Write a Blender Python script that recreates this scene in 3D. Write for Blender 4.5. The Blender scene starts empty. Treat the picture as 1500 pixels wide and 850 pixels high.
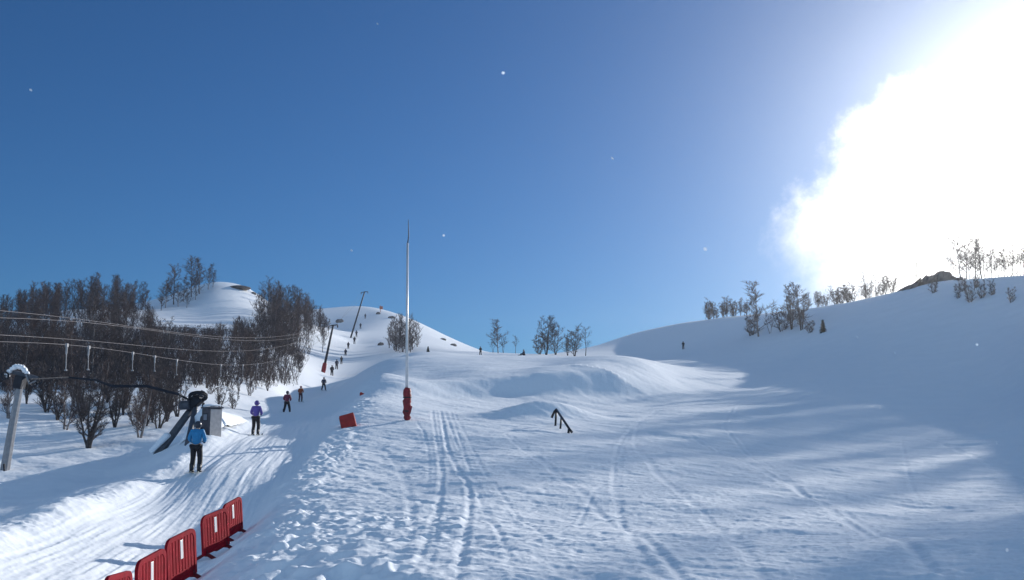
import bpy, bmesh, math, random
import numpy as np
from mathutils import Vector, Matrix, Euler
R = math.radians
random.seed(7); RNG = np.random.default_rng(11)
sc = bpy.context.scene
col = sc.collection

# ------------------------------------------------------------------ camera maths
F = 1440.0; PITCH = math.atan(225/1440.0)      # focal length in photo pixels, upward tilt
Z0 = -1.7                                      # snow under the photographer's feet (eye is z = 0)
SUN_AZ, SUN_EL = R(40.0), R(16.8)
SUN_DIR = Vector((math.sin(SUN_AZ)*math.cos(SUN_EL), math.cos(SUN_AZ)*math.cos(SUN_EL), math.sin(SUN_EL)))
def ray(px, py):
    xc = (px-750)/F; yc = (425-py)/F
    return xc, math.cos(PITCH)-yc*math.sin(PITCH), math.sin(PITCH)+yc*math.cos(PITCH)
def polar(px, py):
    x, y, z = ray(px, py); h = math.hypot(x, y)
    return math.atan2(x, y), z/h
def at(px, py, d):
    a, t = polar(px, py)
    return Vector((d*math.sin(a), d*math.cos(a), d*t))
def project(x, y, z):
    yy = y*math.cos(PITCH)+z*math.sin(PITCH); zz = -y*math.sin(PITCH)+z*math.cos(PITCH)
    return 750+F*x/yy, 425-F*zz/yy

# ------------------------------------------------------------------ noise
def hash2(ix, iy, seed):
    n = (ix.astype(np.int64)*374761393 + iy.astype(np.int64)*668265263 + seed*974711) & 0x7fffffff
    n = ((n ^ (n >> 13))*1274126177) & 0x7fffffff
    n = (n ^ (n >> 16)) & 0xffffff
    return n/float(0xffffff)
def vnoise(x, y, seed=0):
    ix = np.floor(x); iy = np.floor(y); fx = x-ix; fy = y-iy
    fx = fx*fx*fx*(fx*(fx*6-15)+10); fy = fy*fy*fy*(fy*(fy*6-15)+10)
    a = hash2(ix, iy, seed); b = hash2(ix+1, iy, seed); c = hash2(ix, iy+1, seed); d = hash2(ix+1, iy+1, seed)
    return (a+(b-a)*fx)*(1-fy) + (c+(d-c)*fx)*fy - .5
def fbm(x, y, seed=0, o=4, g=.5):
    s = 0; a = 1.0
    for i in range(o):
        s = s + a*vnoise(x*2**i+17.3*i, y*2**i-9.1*i, seed+i*31); a *= g
    return s
def sstep(a, b, x):
    t = np.clip((x-a)/(b-a), 0, 1); return t*t*(3-2*t)

# ------------------------------------------------------------------ terrain: points read off the hillside, plus an unseen right hill shaped to cast shade (photo x, photo y, metres away)
CP = """
-300 780 20|-300 720 36|-300 680 52|-300 610 75|-300 540 110|-300 500 170|-300 490 230|-300 480 330
0 850 17.5|0 790 23.5|0 752 32|0 700 44|0 655 58|0 600 74|0 540 110|0 500 165|0 474 225|0 490 330
100 858 17.8|100 760 26|100 705 37|100 672 48|100 640 60|100 595 76|100 530 120|100 455 225|100 480 330
165 954 14.2|220 910 16|265 869 18.2|230 715 36|215 672 46|200 635 58|200 590 78|215 520 130|215 452 240|215 480 340
316 818 22.4|345 791 25.1|290 692 36|300 640 50|300 598 74|300 560 98|300 510 150|290 460 230|310 416 264|310 440 360
375 637 52|420 604 88|440 588 120|400 560 122|400 510 170|380 450 250|360 421 268|360 450 370
474 571 143|486 552 172|506 522 215|519 503 265|528 482 330|538 460 395|545 452 415|545 470 520
440 540 150|425 475 235|460 483 245|485 480 290|440 500 320
340 855 17|400 790 22.5|440 735 28.5|475 680 38|505 630 48|535 596 56|505 602 60|505 590 72|505 574 92|505 558 120|535 580 67|535 560 88|535 539 120|560 556 73|560 528 112|570 500 250
595 617 48|600 590 58|610 562 75|600 533 98|600 518 146|590 495 290|580 462 390|580 480 520
650 850 11.5|650 750 21|650 700 30|650 650 40|650 612 50|650 586 63|655 561 74|650 524 120|650 517 190|640 488 370|640 505 480
700 583 66|705 558 74|705 543 80|700 522 150|700 518 210|692 512 350|692 530 480
800 850 11.5|800 750 21|800 700 28.5|800 650 39|800 612 51|800 582 67.5|750 583 67|750 555 75|800 549 76|800 536 86|800 523 150|800 519 190|800 530 260
870 580 70|870 535 80|870 523 110|880 517 190|870 512 280
930 580 72|940 533 84|985 538 94|940 530 115|930 512 195|930 488 240|930 505 420
1000 850 11.5|1000 750 20.5|1000 700 28.5|1000 650 41|1000 600 60|1000 560 84|1000 533 115|1000 512 178|1000 474 215|1000 490 400
1110 700 29|1110 600 64|1110 545 106|1110 496 152|1100 462 182|1100 470 215|1100 484 280|1050 468 198|1050 478 240
1200 850 11.5|1200 750 21|1200 700 30|1200 650 45|1200 600 66|1200 550 98|1200 490 134|1200 450 160|1200 460 185|1200 474 250|1150 455 170|1150 468 205
1350 850 11.3|1350 750 23.5|1350 650 47|1350 560 88|1350 470 120|1320 432 142|1380 414 142|1440 412 138|1350 440 230
1500 850 11|1500 750 22.5|1500 650 43|1500 560 80|1500 470 106|1500 440 114|1540 425 112|1500 409 130|1450 412 134|1500 424 165|1440 426 165|1380 430 170|1545 405 128|1545 415 165|1500 430 230
1650 850 11|1650 750 22|1650 650 40|1600 560 62|1600 430 84|1650 362 114|1640 330 200
2000 800 14|2000 700 24|2000 600 45|2000 420 60|2000 208 105|2000 196 130|2000 330 250
""".replace('\n', '|')
KU = 2.6
def _ctrl():
    U, V, S = [], [], []
    for p in CP.split('|'):
        p = p.split()
        if len(p) < 3: continue
        px, py, d = map(float, p)
        a, t = polar(px, py)
        U.append(a*KU); V.append(math.log(d)); S.append((t*d-Z0)/d)
    for a in np.linspace(R(-50), R(50), 9):
        for d, s in ((2.5, 0), (6, -.004), (800, -.01), (2500, -.02)):
            U.append(a*KU); V.append(math.log(d)); S.append(s)
    return np.array(U), np.array(V), np.array(S)
CU, CV, CS = _ctrl()
def _phi(r2): return .5*r2*np.log(r2+1e-9)
def _solve():
    n = len(CU)
    K = _phi((CU[:, None]-CU)**2+(CV[:, None]-CV)**2) + np.eye(n)*3e-5
    P = np.stack([np.ones(n), CU, CV], 1)
    A = np.block([[K, P], [P.T, np.zeros((3, 3))]])
    return np.linalg.solve(A, np.concatenate([CS, np.zeros(3)]))
CW = _solve()
def base_h(X, Y):
    X = np.asarray(X, float); Y = np.asarray(Y, float); sh = X.shape; X = X.ravel(); Y = Y.ravel()
    d = np.maximum(np.hypot(X, Y), .3); a = np.arctan2(X, Y)
    out = np.empty(len(X))
    for i in range(0, len(X), 100000):
        j = slice(i, i+100000)
        ac = np.clip(a[j], R(-52), R(58)); u = ac*KU; v = np.clip(np.log(d[j]), .9, 7.9)
        s = CW[-3]+CW[-2]*u+CW[-1]*v
        for k in range(len(CU)): s = s + CW[k]*_phi((u-CU[k])**2+(v-CV[k])**2)
        back = sstep(R(48), R(85), np.abs(a[j]))
        s = s*(1-back) + back*(-.05*np.clip(d[j]/60, 0, 1))
        s = s*sstep(1.0, 3.0, d[j])
        out[j] = Z0+s*d[j]
    return out.reshape(sh)

def world_line(pts): return [at(*p).to_2d() for p in pts]
def line_dist(X, Y, pts):
    """distance to a polyline, signed (+ = right of its direction), and metres along it"""
    best = np.full(X.shape, 1e9); sg = np.zeros(X.shape); al = np.zeros(X.shape); acc = 0
    n = len(pts)
    for i in range(n-1):
        ax, ay = pts[i]; bx, by = pts[i+1]; dx, dy = bx-ax, by-ay; L = math.hypot(dx, dy)
        t = ((X-ax)*dx+(Y-ay)*dy)/(L*L); tc = np.clip(t, 0, 1)
        ex = X-(ax+tc*dx); ey = Y-(ay+tc*dy); dd = np.hypot(ex, ey); m = dd < best
        best = np.where(m, dd, best); al = np.where(m, acc+tc*L, al)
        sg = np.where(m, np.sign((X-ax)*dy-(Y-ay)*dx), sg); acc += L
    return best*np.where(sg == 0, 1, sg), al
BANK = world_line([(230, 1000, 10), (330, 860, 16.5), (385, 795, 21.5), (432, 725, 30), (463, 680, 37), (492, 628, 48), (516, 590, 59), (532, 560, 74)])
LEFT = world_line([(-330, 900, 14), (-60, 820, 20), (60, 768, 25), (160, 722, 32), (262, 678, 40), (330, 640, 52), (372, 612, 68)])
AXIS = world_line([(-40, 950, 12), (180, 820, 20), (330, 692, 36), (395, 637, 52), (435, 604, 76), (474, 575, 112), (506, 524, 215), (540, 458, 400)])
def mound(X, Y, c, ax, ay, rot, p=2.0):
    dx = X-c.x; dy = Y-c.y
    u = (dx*math.cos(rot)+dy*math.sin(rot))/ax; v = (-dx*math.sin(rot)+dy*math.cos(rot))/ay
    return np.exp(-(np.abs(u)**p+np.abs(v)**p))
FOOT = world_line([(585, 594, 61), (640, 587, 63.5), (700, 584, 66), (760, 583, 67.5), (870, 580, 70), (950, 579, 73), (1010, 565, 82)])
RAILC = at(818, 618, 51)
def shape_h(X, Y):
    """hill plus the banks, the roller and the jib mound"""
    X = np.asarray(X, float); Y = np.asarray(Y, float)
    z = base_h(X, Y)
    s, al = line_dist(X, Y, BANK)
    w = np.where(s < 0, .75, 2.4)
    hb = .34-.04*sstep(18, 40, al)
    z = z + hb*np.exp(-(s/w)**2)*sstep(0, 6, al)*(1-sstep(78, 92, al))
    s2, al2 = line_dist(X, Y, LEFT)
    w2 = np.where(s2 > 0, .8, 1.2)
    z = z + .36*np.exp(-(s2/w2)**2)*(1-sstep(40, 62, al2))
    z = z - .85*sstep(.4, 5, -s2)*(1-sstep(9, 22, -s2))*(1-sstep(48, 66, al2))
    s3, al3 = line_dist(X, Y, FOOT); s3 = -s3     # steep face of the big roller
    A = (.95+.35*sstep(5, 18, al3))*sstep(0, 5, al3)*(1-sstep(19, 29, al3))
    z = z + A*(sstep(-.3, 3.6, s3)-np.clip((s3+.3)/13, 0, 1))
    z = z + .75*mound(X, Y, RAILC+Vector((-.7, .6, 0)), 2.6, 1.5, R(25), 2.2)
    return z

# ski tracks drawn on the snow, as pixels resolved on the real surface
def hit(px, py, fn=None, dmin=5, dmax=480):
    fn = fn or shape_h
    a, t = polar(px, py)
    d = np.exp(np.linspace(math.log(dmin), math.log(dmax), 900))
    zz = fn(d*math.sin(a), d*math.cos(a)); m = zz/d >= t
    i = int(np.argmax(m)) if m.any() else len(d)-1
    dd = d[i]
    if 0 < i:
        e0 = zz[i-1]/d[i-1]-t; e1 = zz[i]/d[i]-t
        if e1 != e0: dd = d[i-1]+(d[i]-d[i-1])*(-e0/(e1-e0))
    return Vector((dd*math.sin(a), dd*math.cos(a), dd*t))
TRACKS = []
def track(pts, w, depth, pair=0):
    P = [hit(*p).to_2d() for p in pts]
    Q = []
    for i in range(len(P)-1):
        p0 = P[max(i-1, 0)]; p1 = P[i]; p2 = P[i+1]; p3 = P[min(i+2, len(P)-1)]
        for k in range(6):
            t = k/6
            Q.append(.5*((2*p1)+(p2-p0)*t+(2*p0-5*p1+4*p2-p3)*t*t+(3*p1-p0-3*p2+p3)*t**3))
    Q.append(P[-1]); TRACKS.append((Q, w, depth, pair))
track([(590, 868), (600, 846), (620, 800), (636, 757), (645, 715), (646, 690), (641, 655), (635, 620), (633, 604)], .06, .05, .0)
track([(612, 862), (622, 838), (634, 800), (641, 765), (648, 720), (650, 690), (646, 655), (640, 606)], .05, .025)
track([(664, 870), (670, 846), (678, 795), (687, 745), (688, 724), (682, 705), (668, 685), (656, 660), (648, 620), (645, 604)], .065, .05)
track([(760, 868), (755, 846), (735, 790), (705, 735), (690, 700), (680, 665), (668, 630), (660, 606)], .05, .025)
track([(858, 868), (840, 840), (800, 790), (755, 745), (715, 700), (690, 655), (672, 620), (664, 604)], .05, .018)
track([(600, 606), (622, 640), (628, 680), (626, 715)], .05, .02)
track([(652, 606), (664, 640), (690, 690), (725, 760)], .05, .02)
track([(800, 722), (794, 714), (800, 706), (808, 700)], .07, .03)
track([(900, 700), (870, 720), (845, 760)], .05, .014)
track([(430, 800), (445, 770), (470, 742), (495, 748), (530, 765)], .12, .06)
track([(1320, 640), (1330, 690), (1345, 730)], .06, .02)
for pts in ([(1120, 860), (1080, 800), (1020, 740), (960, 690), (930, 650), (940, 610)], [(1390, 855), (1300, 790), (1180, 720), (1090, 660), (1060, 620), (1080, 590)],
            [(980, 865), (930, 800), (905, 745), (900, 690), (915, 640), (960, 600)], [(1480, 700), (1380, 650), (1250, 615), (1150, 590), (1090, 560)],
            [(760, 705), (850, 690), (960, 668), (1080, 655), (1200, 650)], [(700, 780), (800, 770), (930, 740), (1060, 720)], [(740, 640), (780, 670), (850, 720), (940, 790), (1010, 860)],
            [(1010, 640), (1120, 690), (1260, 760), (1360, 840)], [(560, 660), (590, 700), (600, 760), (570, 830)], [(520, 690), (560, 720), (610, 735), (680, 742)]):
    track(pts, .07, .028); track([(x+random.uniform(5, 9), y+random.uniform(-2, 2)) for x, y in pts], .06, .022)
PITS = []
for _ in range(60):
    px = random.uniform(395, 590); py = random.uniform(745, 850)
    PITS.append((hit(px, py).to_2d(), random.uniform(.08, .24), random.uniform(.04, .1)))
for k in range(46):
    PITS.append((hit(470+k*4.6+random.uniform(-3, 3), random.choice((756, 764, 772, 786))+random.uniform(-5, 5)).to_2d(), random.uniform(.09, .16), random.uniform(.04, .07)))
for c in ((515, 843), (533, 825), (498, 806), (437, 815)):
    PITS.append((hit(*c).to_2d(), .28, .12))
def detail_h(X, Y):
    d = np.hypot(X, Y)
    s, al = line_dist(X, Y, BANK); s2, al2 = line_dist(X, Y, LEFT); s3, al3 = line_dist(X, Y, AXIS)
    z = np.zeros(X.shape)
    near = 1-sstep(45, 120, d); vnear = 1-sstep(18, 42, d)
    front = (np.abs(np.arctan2(X, Y)) < R(60))
    trk = sstep(0, 1.2, s2)*sstep(0, .9, -s)*(1-sstep(300, 380, al3)) * front
    piste = 1-trk
    # wind-worked undulation, long across the fall line
    ca, sa = math.cos(SUN_AZ), math.sin(SUN_AZ)
    U = X*ca-Y*sa; V = X*sa+Y*ca
    warp = fbm(X*.08, Y*.08, 5, 2)*6
    z += piste*(.20*(1-.6*sstep(55,75,d))*fbm(U/10+warp*.06, V/4.5+warp*.1, 1, 3)+.055*fbm(U/2.4+warp*.2, V/1.1+warp*.2, 2, 3))*sstep(4, 12, d)*(1-.6*sstep(100, 200, d))
    z += .6*fbm(X/28, Y/28, 21, 2)*sstep(50, 120, d)
    z += 5*fbm(X/16, Y/16, 23, 2)*sstep(R(30), R(33), np.arctan2(X, Y))*sstep(70, 95, d)*(1-sstep(200, 300, d))  # lumpy crest of the unseen right hill, shaped to break up its shadow
    z += piste*near*(.030*fbm(U*.9+warp*.3, V*2.2, 8, 4, .6)+.012*fbm(X*4.1, Y*4.1, 81, 3, .6))
    z += vnear*.012*fbm(X*9, Y*9, 9, 3)
    # chopped snow along both edges of the lift track
    cb = np.exp(-((s-.55)/.85)**2)*(al > 2)*(1-sstep(60, 85, al)) + .5*np.exp(-((s2-.1)/.55)**2)*(1-sstep(45, 60, al2))
    lump = (fbm(X*2.1, Y*2.1, 40, 3)+.15)*.13 + np.maximum(fbm(X*5.2, Y*5.2, 47, 2, .5), -.1)*.085*(.4+1.2*sstep(-.15, .3, fbm(X*.7, Y*.7, 49, 2)))
    z += cb*lump*near*front
    # churned strip left of the ski tracks
    ch = sstep(.3, 2, s)*(1-sstep(4, 8.5, s))*(1-sstep(34, 50, d))*front
    z += ch*(.05*fbm(U*.6, V*2.2, 61, 4)+.03*fbm(X*2.6, Y*3.4, 63, 2))
    # combed grooves along the lift track
    z += trk*near*(.030*vnoise(s3*6.5, al3*.22, 70)+.026*vnoise(s3*13, al3*.5, 72)+.035*vnoise(s3*2.1, al3*.10, 71)+.010*fbm(X*6, Y*6, 74, 2))
    for Q, w, dep, pair in TRACKS:
        xs = [q.x for q in Q]; ys = [q.y for q in Q]
        m = (X > min(xs)-1) & (X < max(xs)+1) & (Y > min(ys)-1) & (Y < max(ys)+1)
        if not m.any(): continue
        dd, aa = line_dist(X[m], Y[m], Q); q = np.abs(dd)
        ww = w*(1+.004*d[m])
        dep = dep*.38*(.55+1.3*np.abs(vnoise(aa*.35, aa*0+w*90, 78))*2)
        z[m] += -dep*np.exp(-(q/ww)**2) + .3*dep*np.exp(-((q-1.9*ww)/(.7*ww))**2)*(.7+.8*vnoise(aa*3, dd*0+3, 77))
    for c, r, dep in PITS:
        m = (np.abs(X-c.x) < 3*r) & (np.abs(Y-c.y) < 3*r)
        if not m.any(): continue
        q = np.hypot(X[m]-c.x, (Y[m]-c.y)*.8)/r
        z[m] += -.7*dep*np.exp(-q**2.4) + .3*dep*np.exp(-((q-1.5)/.5)**2)
    return z
def ground_h(x, y):
    X = np.array([float(x)]); Y = np.array([float(y)])
    return float(shape_h(X, Y)[0]+detail_h(X, Y)[0])

# ------------------------------------------------------------------ node helpers
def new_mat(name):
    m = bpy.data.materials.new(name); m.use_nodes = True
    nt = m.node_tree; b = nt.nodes['Principled BSDF']
    return m, nt, b
def mat(name, c, rough=.6, metal=0, var=.25, scale=8, bump=0, bscale=40, spec=.4):
    m, nt, b = new_mat(name); N = nt.nodes; L = nt.links
    tc = N.new('ShaderNodeTexCoord'); no = N.new('ShaderNodeTexNoise'); no.inputs['Scale'].default_value = scale; no.inputs['Detail'].default_value = 6
    L.new(tc.outputs['Object'], no.inputs['Vector'])
    cr = N.new('ShaderNodeValToRGB'); cr.color_ramp.elements[0].position = .3; cr.color_ramp.elements[1].position = .7
    cr.color_ramp.elements[0].color = tuple(x*(1-var) for x in c)+(1,); cr.color_ramp.elements[1].color = tuple(min(1, x*(1+var)) for x in c)+(1,)
    L.new(no.outputs['Fac'], cr.inputs['Fac']); L.new(cr.outputs['Color'], b.inputs['Base Color'])
    b.inputs['Roughness'].default_value = rough; b.inputs['Metallic'].default_value = metal; b.inputs['Specular IOR Level'].default_value = spec
    if bump:
        n2 = N.new('ShaderNodeTexNoise'); n2.inputs['Scale'].default_value = bscale; n2.inputs['Detail'].default_value = 4
        bp = N.new('ShaderNodeBump'); bp.inputs['Strength'].default_value = bump; bp.inputs['Distance'].default_value = .02
        L.new(tc.outputs['Object'], n2.inputs['Vector']); L.new(n2.outputs['Fac'], bp.inputs['Height']); L.new(bp.outputs['Normal'], b.inputs['Normal'])
    return m
def snow_mat():
    m, nt, b = new_mat('snow'); N = nt.nodes; L = nt.links
    g = N.new('ShaderNodeNewGeometry')
    n1 = N.new('ShaderNodeTexNoise'); n1.inputs['Scale'].default_value = .7; n1.inputs['Detail'].default_value = 8; n1.inputs['Roughness'].default_value = .62
    L.new(g.outputs['Position'], n1.inputs['Vector'])
    cr = N.new('ShaderNodeValToRGB'); cr.color_ramp.elements[0].position = .25; cr.color_ramp.elements[1].position = .75
    cr.color_ramp.elements[0].color = (.85, .88, .91, 1); cr.color_ramp.elements[1].color = (.90, .92, .94, 1)
    L.new(n1.outputs['Fac'], cr.inputs['Fac']); L.new(cr.outputs['Color'], b.inputs['Base Color'])
    b.inputs['Roughness'].default_value = .85; b.inputs['Specular IOR Level'].default_value = .06
    h = None
    for sc_, st, ds in ((3.0, .35, .05), (14.0, .4, .015), (70.0, .35, .004)):
        n = N.new('ShaderNodeTexNoise'); n.inputs['Scale'].default_value = sc_; n.inputs['Detail'].default_value = 5; n.inputs['Roughness'].default_value = .6
        L.new(g.outputs['Position'], n.inputs['Vector'])
        bp = N.new('ShaderNodeBump'); bp.inputs['Strength'].default_value = st; bp.inputs['Distance'].default_value = ds
        L.new(n.outputs['Fac'], bp.inputs['Height'])
        if h: L.new(h.outputs['Normal'], bp.inputs['Normal'])
        h = bp
    L.new(h.outputs['Normal'], b.inputs['Normal'])
    return m
M = dict(snow=snow_mat(),
    red=mat('red_plastic', (.27, .004, .014), .7, 0, .25, 5, .2, 30, .12), redfoot=mat('dark_red_plastic', (.13, .006, .012), .8, 0, .2, 5),
    strip=mat('white_reflective_strip', (.85, .84, .8), .35, 0, .05, 10), redpad=mat('red_vinyl', (.36, .03, .025), .75, 0, .25, 4, .5, 6),
    redpadw=mat('worn_red_vinyl', (.22, .015, .022), .55, 0, .4, 3, .6, 7), black=mat('black_steel', (.015, .016, .02), .45, .2, .3, 10),
    galv=mat('galvanised_steel', (.27, .27, .28), .6, .1, .15, 6), pole=mat('white_pole_paint', (.62, .62, .62), .35, .25, .12, 3),
    darksteel=mat('dark_painted_steel', (.016, .018, .026), .7, 0, .3, 5), greysteel=mat('grey_painted_steel', (.07, .075, .09), .6, 0, .3, 5),
    cable=mat('lift_cable_steel', (.14, .125, .125), .7, .0, .15, 4), tbar=mat('pale_tbar', (.36, .35, .35), .5, 0, .1, 4),
    wall=mat('grey_hut_boards', (.075, .066, .075), .7, 0, .25, 6), pale=mat('sunlit_hut_boards', (.50, .45, .42), .7, 0, .15, 6),
    dwin=mat('dull_window', (.20, .21, .25), .3, 0, .2, 6),
    bark=mat('birch_bark_dark', (.075, .062, .058), .85, 0, .45, 5, .5, 30), twig=mat('birch_twigs', (.082, .064, .062), .8, 0, .35, 3),
    barkl=mat('birch_bark_grey', (.24, .21, .20), .8, 0, .5, 4, .5, 20), twigr=mat('reddish_birch_twigs', (.11, .078, .07), .8, 0, .35, 3),
    spruce=mat('spruce_needles', (.030, .042, .034), .8, 0, .4, 6), rock=mat('brown_rock', (.16, .135, .12), .9, 0, .5, .8, .8, 3),
    skin=mat('skin', (.50, .33, .25), .5, 0, .08, 8), jblue=mat('blue_jacket_cloth', (.018, .20, .42), .6, 0, .15, 8, .5, 14),
    jpurple=mat('purple_jacket_cloth', (.10, .07, .30), .6, 0, .15, 8, .5, 14), jred=mat('dark_red_jacket_cloth', (.16, .02, .05), .6, 0, .2, 8, .4, 14),
    jorange=mat('orange_jacket_cloth', (.30, .07, .02), .6, 0, .2, 8, .4, 14), jblack=mat('black_jacket_cloth', (.012, .014, .022), .7, 0, .2, 8, .4, 14),
    jnavy=mat('navy_jacket_cloth', (.02, .028, .06), .7, 0, .2, 8, .4, 14), tblack=mat('black_ski_trousers', (.012, .011, .015), .7, 0, .2, 8, .4, 12),
    tdark=mat('dark_red_trousers', (.06, .012, .02), .7, 0, .2, 8, .4, 12), boot=mat('ski_boot_plastic', (.025, .025, .03), .35, 0, .2, 8),
    helmet=mat('dark_helmet_shell', (.03, .035, .05), .3, 0, .1, 8), helmp=mat('purple_hood', (.08, .055, .24), .6, 0, .1, 8), goggle=mat('goggle_lens', (.05, .04, .03), .1, 0, .1, 8, spec=.8),
    ski=mat('ski_topsheet', (.30, .32, .30), .3, 0, .3, 12), glove=mat('black_glove', (.015, .015, .018), .7, 0, .2, 10),
    orange=mat('orange_paint', (.45, .12, .05), .5, 0, .15, 6), ice=None)

# ------------------------------------------------------------------ mesh building
class MB:
    def __init__(s): s.v = []; s.f = []
    def tube(s, pts, rad, n=6, cap=True):
        pts = [Vector(p) for p in pts]
        if not hasattr(rad, '__len__'): rad = [rad]*len(pts)
        b0 = len(s.v); up = None
        for i, p in enumerate(pts):
            t = (pts[min(i+1, len(pts)-1)]-pts[max(i-1, 0)]).normalized()
            if up is None:
                up = t.cross(Vector((0, 0, 1)) if abs(t.z) < .9 else Vector((1, 0, 0))).normalized()
            up = (up-t*up.dot(t)).normalized(); w = t.cross(up)
            for k in range(n):
                a = 2*math.pi*k/n
                s.v.append(p+(up*math.cos(a)+w*math.sin(a))*rad[i])
        for i in range(len(pts)-1):
            for k in range(n):
                a = b0+i*n+k; b = b0+i*n+(k+1) % n
                s.f.append((a, b, b+n, a+n))
        if cap and n > 2:
            s.f.append(tuple(b0+k for k in reversed(range(n)))); e = b0+(len(pts)-1)*n; s.f.append(tuple(e+k for k in range(n)))
        return s
    def box(s, c, size, rot=None, taper=1.0):
        b0 = len(s.v); c = Vector(c); x, y, z = [q/2 for q in size]
        for dz in (-1, 1):
            k = taper if dz > 0 else 1
            for dx, dy in ((-1, -1), (1, -1), (1, 1), (-1, 1)):
                p = Vector((dx*x*k, dy*y*k, dz*z))
                if rot: p = rot @ p
                s.v.append(c+p)
        for q in ((3, 2, 1, 0), (4, 5, 6, 7), (0, 1, 5, 4), (1, 2, 6, 5), (2, 3, 7, 6), (3, 0, 4, 7)): s.f.append(tuple(b0+i for i in q))
        return s
    def prism(s, poly, y0, y1):
        """extrude an x-z outline along y"""
        b0 = len(s.v); n = len(poly)
        for y in (y0, y1):
            for x, z in poly: s.v.append(Vector((x, y, z)))
        s.f.append(tuple(b0+i for i in range(n))); s.f.append(tuple(b0+n+i for i in reversed(range(n))))
        for i in range(n):
            j = (i+1) % n; s.f.append((b0+j, b0+i, b0+n+i, b0+n+j))
        return s
    def mesh(s, name, m=None, bevel=0, smooth=False, seg=2):
        me = bpy.data.meshes.new(name); me.from_pydata([tuple(p) for p in s.v], [], s.f); me.update()
        if bevel:
            bm = bmesh.new(); bm.from_mesh(me)
            bmesh.ops.recalc_face_normals(bm, faces=bm.faces)
            bmesh.ops.bevel(bm, geom=list(bm.edges), offset=bevel, segments=seg, profile=.5, affect='EDGES', clamp_overlap=True)
            bm.to_mesh(me); bm.free()
        if smooth: me.polygons.foreach_set('use_smooth', [True]*len(me.polygons))
        if m: me.materials.append(M[m] if isinstance(m, str) else m)
        return me
def link(name, me, parent=None, loc=None, rot=None):
    o = bpy.data.objects.new(name, me); col.objects.link(o)
    if parent: o.parent = parent
    if loc is not None: o.location = loc
    if rot is not None: o.rotation_euler = rot
    return o
def tag(o, label=None, cat=None, group=None, kind=None):
    if label: o['label'] = label
    if cat: o['category'] = cat
    if group: o['group'] = group
    if kind: o['kind'] = kind
    return o
def empty(name, loc, rz=0.0):
    o = bpy.data.objects.new(name, None); col.objects.link(o); o.location = loc; o.rotation_euler = (0, 0, rz); o.empty_display_size = .2
    return o
def copy_tree(o, parent=None):
    c = o.copy(); col.objects.link(c); c.parent = parent
    for ch in o.children: copy_tree(ch, c)
    return c

# ------------------------------------------------------------------ the snow
def build_ground():
    az = [R(a) for a in np.concatenate([np.linspace(-180, -62, 40, endpoint=False), np.linspace(-62, -30, 110, endpoint=False)])]
    az += list(np.linspace(R(-30), R(30), 1150, endpoint=False)) + [R(a) for a in np.linspace(30, 62, 110, endpoint=False)] + [R(a) for a in np.linspace(62, 180, 40, endpoint=False)]
    az = np.array(az)
    rr = np.concatenate([np.exp(np.linspace(math.log(.6), math.log(8), 40, endpoint=False)), np.exp(np.linspace(math.log(8), math.log(60), 640, endpoint=False)),
                         np.exp(np.linspace(math.log(60), math.log(480), 420, endpoint=False)), np.exp(np.linspace(math.log(480), math.log(640), 16))])
    A, D = np.meshgrid(az, rr); X = D*np.sin(A); Y = D*np.cos(A)
    Z = shape_h(X, Y)+detail_h(X, Y)
    na, nr = len(az), len(rr)
    co = np.stack([X, Y, Z], -1).reshape(-1, 3)
    co = np.vstack([co, [[0, 0, Z[0].mean()]]])
    i = np.arange(nr-1)[:, None]*na; k = np.arange(na)[None]; k2 = (k+1) % na
    q = np.stack([i+k, i+na+k, i+na+k2, i+k2], -1).reshape(-1, 4)[:, ::-1]
    tri = np.stack([np.full(na, len(co)-1), np.arange(na), (np.arange(na)+1) % na], -1)[:, ::-1]
    me = bpy.data.meshes.new('snow_ground')
    me.vertices.add(len(co)); me.vertices.foreach_set('co', co.ravel().astype(np.float32))
    nl = q.size+tri.size
    me.loops.add(nl); me.loops.foreach_set('vertex_index', np.concatenate([q.ravel(), tri.ravel()]).astype(np.int32))
    me.polygons.add(len(q)+len(tri))
    st = np.concatenate([np.arange(len(q))*4, q.size+np.arange(len(tri))*3]).astype(np.int32)
    me.polygons.foreach_set('loop_start', st)
    me.update(calc_edges=True); me.validate()
    me.polygons.foreach_set('use_smooth', np.ones(len(me.polygons), bool))
    me.materials.append(M['snow'])
    o = link('snow_ground', me); tag(o, 'groomed and wind-worked white snow of the ski slopes and hills', 'ground', kind='structure')
    n = Vector(me.polygons[len(q)//2].normal)
    if n.z < 0: me.flip_normals()
build_ground()

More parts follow.
